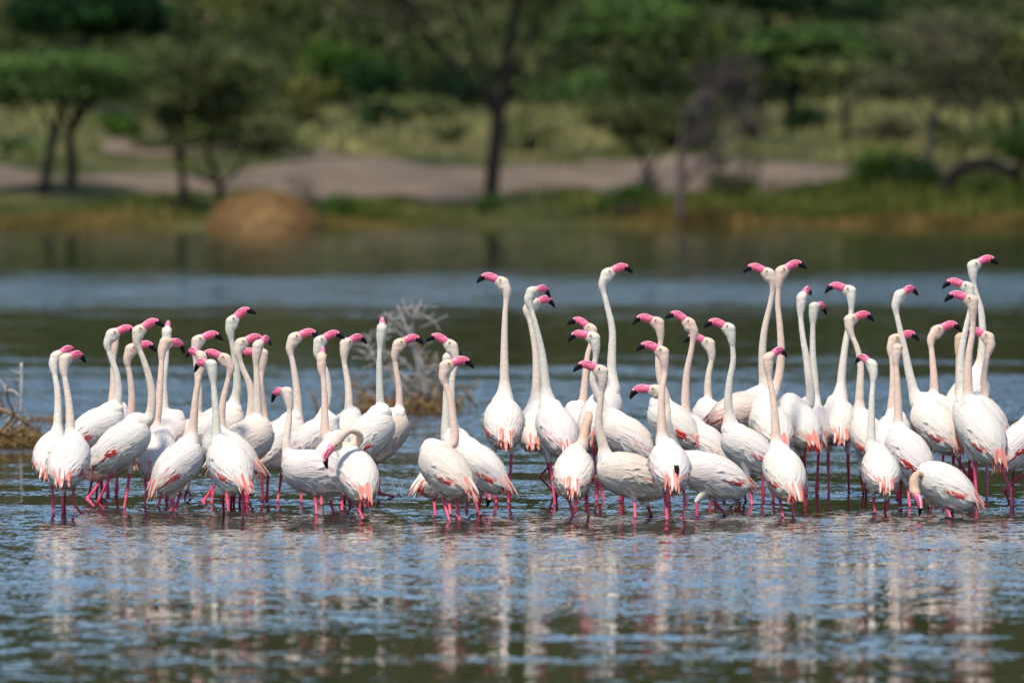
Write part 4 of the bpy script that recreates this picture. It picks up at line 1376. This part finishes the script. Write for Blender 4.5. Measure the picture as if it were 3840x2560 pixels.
# ---- the four left of the tall one
flamingo("flamingo with raised bill pointing left above the right-billed one, white coral-tailed body", 4, (430, 1185), 148, 30,
         [(280, 980), (262, 830), (265, 700), (285, 600)], (268, 508, 180, 14), [[(385, 1350), (425, 1475)], [(430, 1345), (405, 1465)]], wl=1936, tint='c')
flamingo("flamingo almost hidden behind two others, only its crown and neck strip visible", 4, (340, 1130), 120, 30,
         [(230, 1030), (230, 880), (232, 700)], (236, 578, 60, 12), wl=1918, tint='g')
flamingo("front flamingo of the four, round white body, coral tail right, bill right", 4, (232, 1200), 132, 26,
         [(270, 1060), (266, 900), (246, 780), (216, 700)], (222, 620, 2, 0),
         [[(210, 1355), (252, 1502)], [(292, 1365), (306, 1502)]], wl=1953, tint='p', bt='c', scale=1.06)
flamingo("flamingo with neck arched down, head lowered behind the round white body", 4, (232, 1215), 30, 20,
         [(330, 1165), (370, 1142), (415, 1150), (440, 1195)], (432, 1268, 300, -62), [[(163, 1355), (167, 1478)], [(245, 1380), (258, 1468)]], wl=1930, tint='c', hdepth=0.12)
flamingo("tall lone flamingo seen straight from behind, bill pointing left", 4, (556, 935), 92, 42,
         [(560, 775), (560, 640), (560, 480), (564, 330), (574, 210)], (558, 150, 180, 4),
         [[(503, 1105), (513, 1375), (513, 1402)], [(600, 1112), (586, 1370), (580, 1402)]], wl=1889, tint='c')
# ---- middle group
flamingo("tall flamingo with S-shaped neck, white back and coral tail, higher of two right-facing heads", 5, (250, 985), 112, 40,
         [(196, 835), (182, 700), (165, 560), (122, 380), (92, 280)], (105, 228, 44, -8),
         [[(212, 1165), (240, 1415)], [(250, 1320), (245, 1390)]], wl=1896, tint='g')
flamingo("tall flamingo with one leg lifted, lower of two right-facing heads at middle", 5, (122, 975), 84, 42,
         [(132, 850), (136, 700), (130, 560), (106, 420), (82, 330)], (112, 292, 30, -4),
         [[(180, 1130), (206, 1195), (152, 1248), (222, 1328)], [(200, 1165), (232, 1360)]], wl=1878, tint='c')
flamingo("tallest flamingo of the middle group, swan-like S neck, bill right", 5, (488, 905), 58, 42,
         [(550, 750), (553, 600), (556, 440), (526, 300), (502, 200)], (520, 128, 3, 6),
         [[(452, 1090), (470, 1350), (468, 1392)], [(492, 1115), (485, 1300), (515, 1390)]], wl=1879, tint='w')
flamingo("pink-necked flamingo with upturned bill left, upper of two overlapping heads", 5, (400, 980), 120, 30,
         [(385, 890), (402, 760), (410, 650), (424, 560), (446, 500)], (446, 438, 168, 16), wl=1872, tint='p')
flamingo("flamingo with bill left directly under the upturned one, white body sweeping right", 5, (650, 1035), 160, 30,
         [(530, 900), (452, 740), (456, 650), (466, 560)], (460, 480, 178, -6), wl=1882, tint='w', hdepth=0.0)
flamingo("cream flamingo facing left in front of the middle group, long bent neck", 5, (668, 1240), 188, 12,
         [(505, 1080), (482, 970), (486, 870), (502, 760)], (504, 668, 182, 4),
         [[(680, 1385), (684, 1488)], [(750, 1405), (777, 1476)]], wl=1942, tint='c', bt='c', scale=1.08, hdepth=0.0)
flamingo("flamingo seen from behind with folded salmon neck stub and fluffed coral tail", 5, (345, 1225), 86, 30,
         [(388, 1075), (402, 1000), (424, 935), (428, 905), (420, 930)], (405, 1020, 120, -75),
         [[(313, 1365), (342, 1482)], [(412, 1350), (426, 1482)]], wl=1940, tint='t', scale=1.05, hdepth=0.34, ndepth=[-.05, -.08, -.10, -.02, .05])
# ---- right of the middle
flamingo("flamingo with red wing patch, bill left, topmost left head of the right-middle group", 6, (250, 955), 150, 30,
         [(210, 860), (170, 700), (160, 600), (174, 500)], (166, 398, 180, 0), wl=1886, tint='p')
flamingo("flamingo seen from behind with black feathers in its tail, bill left", 6, (222, 1190), 98, 36,
         [(183, 1050), (178, 900), (181, 780), (197, 680)], (192, 562, 180, 6),
         [[(195, 1340), (212, 1502)], [(300, 1315), (312, 1410), (285, 1502)]], wl=1950, tint='p')
flamingo("low-headed flamingo facing left, white body and pointed tail stretching right near the water", 6, (475, 1240), 184, 14,
         [(270, 1110), (218, 960), (212, 870), (190, 800)], (155, 772, 180, -14),
         [[(372, 1392), (378, 1480)], [(462, 1380), (546, 1472)]], wl=1938, tint='c', scale=1.06, hdepth=0.10)
flamingo("flamingo with upraised bill left, pink neck, orange-tipped tail", 6, (428, 1085), 158, 34,
         [(318, 950), (312, 820), (319, 680), (342, 560), (358, 460)], (342, 406, 180, 16), [[(560, 1340), (515, 1395)], [(600, 1190), (612, 1270), (610, 1370)]], wl=1886, tint='p')
flamingo("flamingo peering left from behind the pink-necked one, bill partly hidden", 6, (500, 960), 150, 28,
         [(438, 880), (435, 760), (441, 680), (457, 600)], (448, 514, 180, 6), wl=1868, tint='c')
flamingo("tall flamingo facing right with pinkish body and scarlet wing, left-billed head of the crossing pair", 6, (605, 890), 8, 14,
         [(760, 800), (744, 680), (740, 540), (754, 420), (786, 280), (800, 190)], (782, 128, 180, 6), [[(555, 1060), (560, 1180), (590, 1290)], [(590, 1190), (600, 1360)]], wl=1876, tint='c', bt='p', scale=1.06)
flamingo("flamingo facing left with arched grey neck and long bill, standing beside the pinkish body", 6, (668, 1095), 170, 28,
         [(560, 960), (548, 840), (558, 720), (577, 600)], (562, 432, 180, 6),
         [[(660, 1255), (682, 1418)], [(622, 1225), (648, 1396)]], wl=1893, tint='w')
flamingo("tall flamingo with bill right, right-hand head of the crossing pair", 7, (225, 975), 112, 32,
         [(235, 790), (268, 700), (280, 560), (273, 420), (262, 290)], (274, 116, 4, 10), wl=1884, tint='p')
flamingo("pink-necked flamingo in front, seen from behind, rosy bill right, orange tail at the water", 7, (298, 1225), 106, 42,
         [(255, 1080), (246, 940), (236, 820), (216, 710)], (206, 598, 46, 8),
         [[(270, 1368), (294, 1482)], [(350, 1400), (346, 1482)]], wl=1938, tint='p')
flamingo("tall flamingo seen from behind, straight neck, bill turned up right, orange tail", 7, (378, 955), 118, 32,
         [(438, 850), (426, 640), (402, 490), (389, 370)], (392, 262, 66, 10), [[(395, 1130), (405, 1210)], [(390, 1120), (400, 1220)]], wl=1872, tint='w', scale=1.06)
flamingo("flamingo close behind the straight-necked one, pale bill drooping right", 7, (455, 960), 100, 34,
         [(462, 850), (464, 720), (456, 580), (456, 440)], (460, 312, 58, -14), wl=1858, tint='g')
flamingo("tall flamingo seen from behind with long S neck, bill dripping to the left", 7, (600, 940), 92, 38,
         [(608, 800), (620, 660), (640, 500), (668, 350)], (670, 222, 180, 0),
         [[(541, 1120), (544, 1358)], [(651, 1122), (656, 1340)]], wl=1857, tint='w')
flamingo("flamingo with bent neck crossing behind the dripping one, bill right", 7, (768, 1030), 108, 36,
         [(715, 900), (718, 760), (722, 640), (702, 540), (664, 450)], (655, 382, 14, 0), [[(745, 1280), (752, 1342)], [(720, 1200), (735, 1330)]], wl=1868, tint='c')
flamingo("small front flamingo at right seen from behind, slim white neck, bill left", 8, (90, 1220), 98, 36,
         [(40, 1100), (40, 960), (44, 820), (52, 720)], (48, 652, 128, 8),
         [[(50, 1365), (64, 1462)], [(120, 1378), (113, 1455)]], wl=1925, tint='w', scale=0.95)
# ---- right group
flamingo("tall flamingo at right with neck leaning left, small bill right, coral tail", 8, (395, 975), 132, 34,
         [(290, 845), (252, 720), (224, 580), (192, 440), (172, 340)], (188, 272, 42, 4),
         [[(355, 1160), (352, 1330)], [(505, 1150), (565, 1260), (560, 1360)]], wl=1874, tint='w', scale=1.05)
flamingo("pink-necked flamingo with bill right crossing the leaning neck", 8, (150, 1030), 75, 34,
         [(150, 930), (158, 780), (155, 650), (146, 570)], (158, 512, 3, 2), wl=1876, tint='p')
flamingo("flamingo whose back of the head shows no bill, red feathers at its tail", 8, (248, 1125), 128, 34,
         [(185, 1000), (186, 850), (180, 720), (174, 630)], (182, 560, 84, -20),
         [[(238, 1305), (250, 1428)], [(203, 1265), (200, 1336)]], wl=1900, tint='p')
flamingo("cream-necked flamingo with long bill right in the gap of the right group", 8, (410, 930), 110, 30,
         [(380, 835), (380, 720), (371, 600), (364, 520)], (388, 464, 3, 4), wl=1864, tint='p')
flamingo("tallest flamingo at right, head above all others, bill right", 8, (558, 835), 52, 36,
         [(612, 720), (638, 620), (646, 480), (636, 350), (604, 240)], (588, 110, 4, 6), [[(485, 1140), (488, 1190)], [(670, 1190), (668, 1385)]], wl=1862, tint='w')
flamingo("flamingo with bill left, upper of two stacked left-facing heads at right", 8, (600, 960), 112, 34,
         [(535, 870), (528, 720), (532, 580), (558, 440), (584, 320)], (572, 228, 180, 2), [[(575, 1160), (572, 1325)], [(590, 1200), (588, 1330)]], wl=1880, tint='w')
flamingo("front flamingo of the right group, bill left, long pink-streaked wing, coral tail", 8, (642, 1010), 128, 44,
         [(570, 870), (565, 740), (571, 600), (591, 470)], (594, 300, 180, 2),
         [[(597, 1165), (620, 1432)], [(748, 1210), (797, 1325), (805, 1430)]], wl=1905, tint='p', scale=1.08)
flamingo("flamingo with brownish head half hidden behind the stacked left-facing necks", 8, (560, 960), 90, 30,
         [(518, 860), (516, 700), (514, 600)], (520, 505, 60, -4), wl=1868, tint='t')
flamingo("flamingo with slim bent neck at right, bill left behind the tallest one", 8, (640, 930), 150, 30,
         [(655, 830), (652, 730), (668, 620), (690, 550)], (682, 500, 180, 6), wl=1872, tint='p')
flamingo("flamingo cut off by the right edge, tail to the left, leg folded at water", 8, (850, 1070), 28, 36,
         [(960, 900), (985, 780), (985, 640), (965, 520)], (975, 430, 4, 4),
         [[(815, 1210), (810, 1322)], [(876, 1235), (766, 1335), (795, 1405)]], wl=1893, tint='c')
flamingo("stooping flamingo at right dipping its bill into the water, tan head", 8, (448, 1300), 156, 22,
         [(365, 1395), (338, 1330), (322, 1262), (295, 1240), (272, 1270)], (272, 1330, 292, -58),
         [[(437, 1400), (478, 1488)], [(482, 1436), (478, 1470)]], wl=1942, tint='t', hdepth=-0.15, first=False)
finish_bodies()

# ------------------------------------------------------------------ rings and splashes where the flock wades
def rings():
    r_ = random.Random(5)
    V, F = [], []
    seg, rad = 22, 9
    for p in ENTRY:
        R = r_.uniform(0.10, 0.22); amp = r_.uniform(0.003, 0.006); ph = r_.uniform(0, 6); n0 = len(V)
        lob = r_.uniform(0.1, 0.4)
        for i in range(rad + 1):
            q = i / rad
            for k in range(seg):
                an = 2 * math.pi * k / seg
                rr = R * q * (1 + lob * 0.5 * math.sin(2 * an + ph))
                z = amp * (1 - q) ** 0.7 * math.cos(q * 3.0 * 2 * math.pi) * (1 + 0.5 * math.sin(3 * an + ph)) + 0.0075 * (1 - q) + 0.001
                V.append((p[0] + rr * math.cos(an), p[1] + rr * math.sin(an), z))
        for i in range(rad):
            for k in range(seg):
                k2 = (k + 1) % seg
                F.append((n0 + i * seg + k, n0 + (i + 1) * seg + k, n0 + (i + 1) * seg + k2, n0 + i * seg + k2))
    o = mesh_obj("water_rings", V, F, mat_lake)
    tag(o, "small rings on the water around the flamingos' legs", "ripples", kind="stuff")
rings()
mat_drop, _nt, _p = new_mat("water_drop")
_p.inputs["Base Color"].default_value = lin(225, 232, 238)
_p.inputs["Roughness"].default_value = 0.08
_p.inputs["Transmission Weight"].default_value = 0.55
_p.inputs["IOR"].default_value = 1.33
for lab, px, py, n, w, h in [("splash of droplets by the kicked-back leg", 1487, 1862, 34, 0.035, 0.05), ("splash of droplets beside the stooping flamingo's bill", 3540, 1905, 46, 0.06, 0.045),
                             ("tiny splash at the foot of the dripping-billed flamingo", 3184, 1848, 22, 0.025, 0.03), ("splash behind the slanting pink-necked flamingo's legs", 690, 1885, 26, 0.03, 0.04),
                             ("splash under the orange-tailed flamingo in the left crowd", 930, 1868, 26, 0.03, 0.04)]:
    b = on_water(px, py)
    mb = MB()
    r_ = random.Random(px)
    for i in range(n):
        mb.ball((r_.gauss(0, w), r_.gauss(0, w), abs(r_.gauss(0, h)) + 0.004), r_.uniform(0.0018, 0.0055), 6, 5)
    o = mb.build("splash", mat_drop); o.location = b
    tag(o, lab, "splash", kind="stuff")
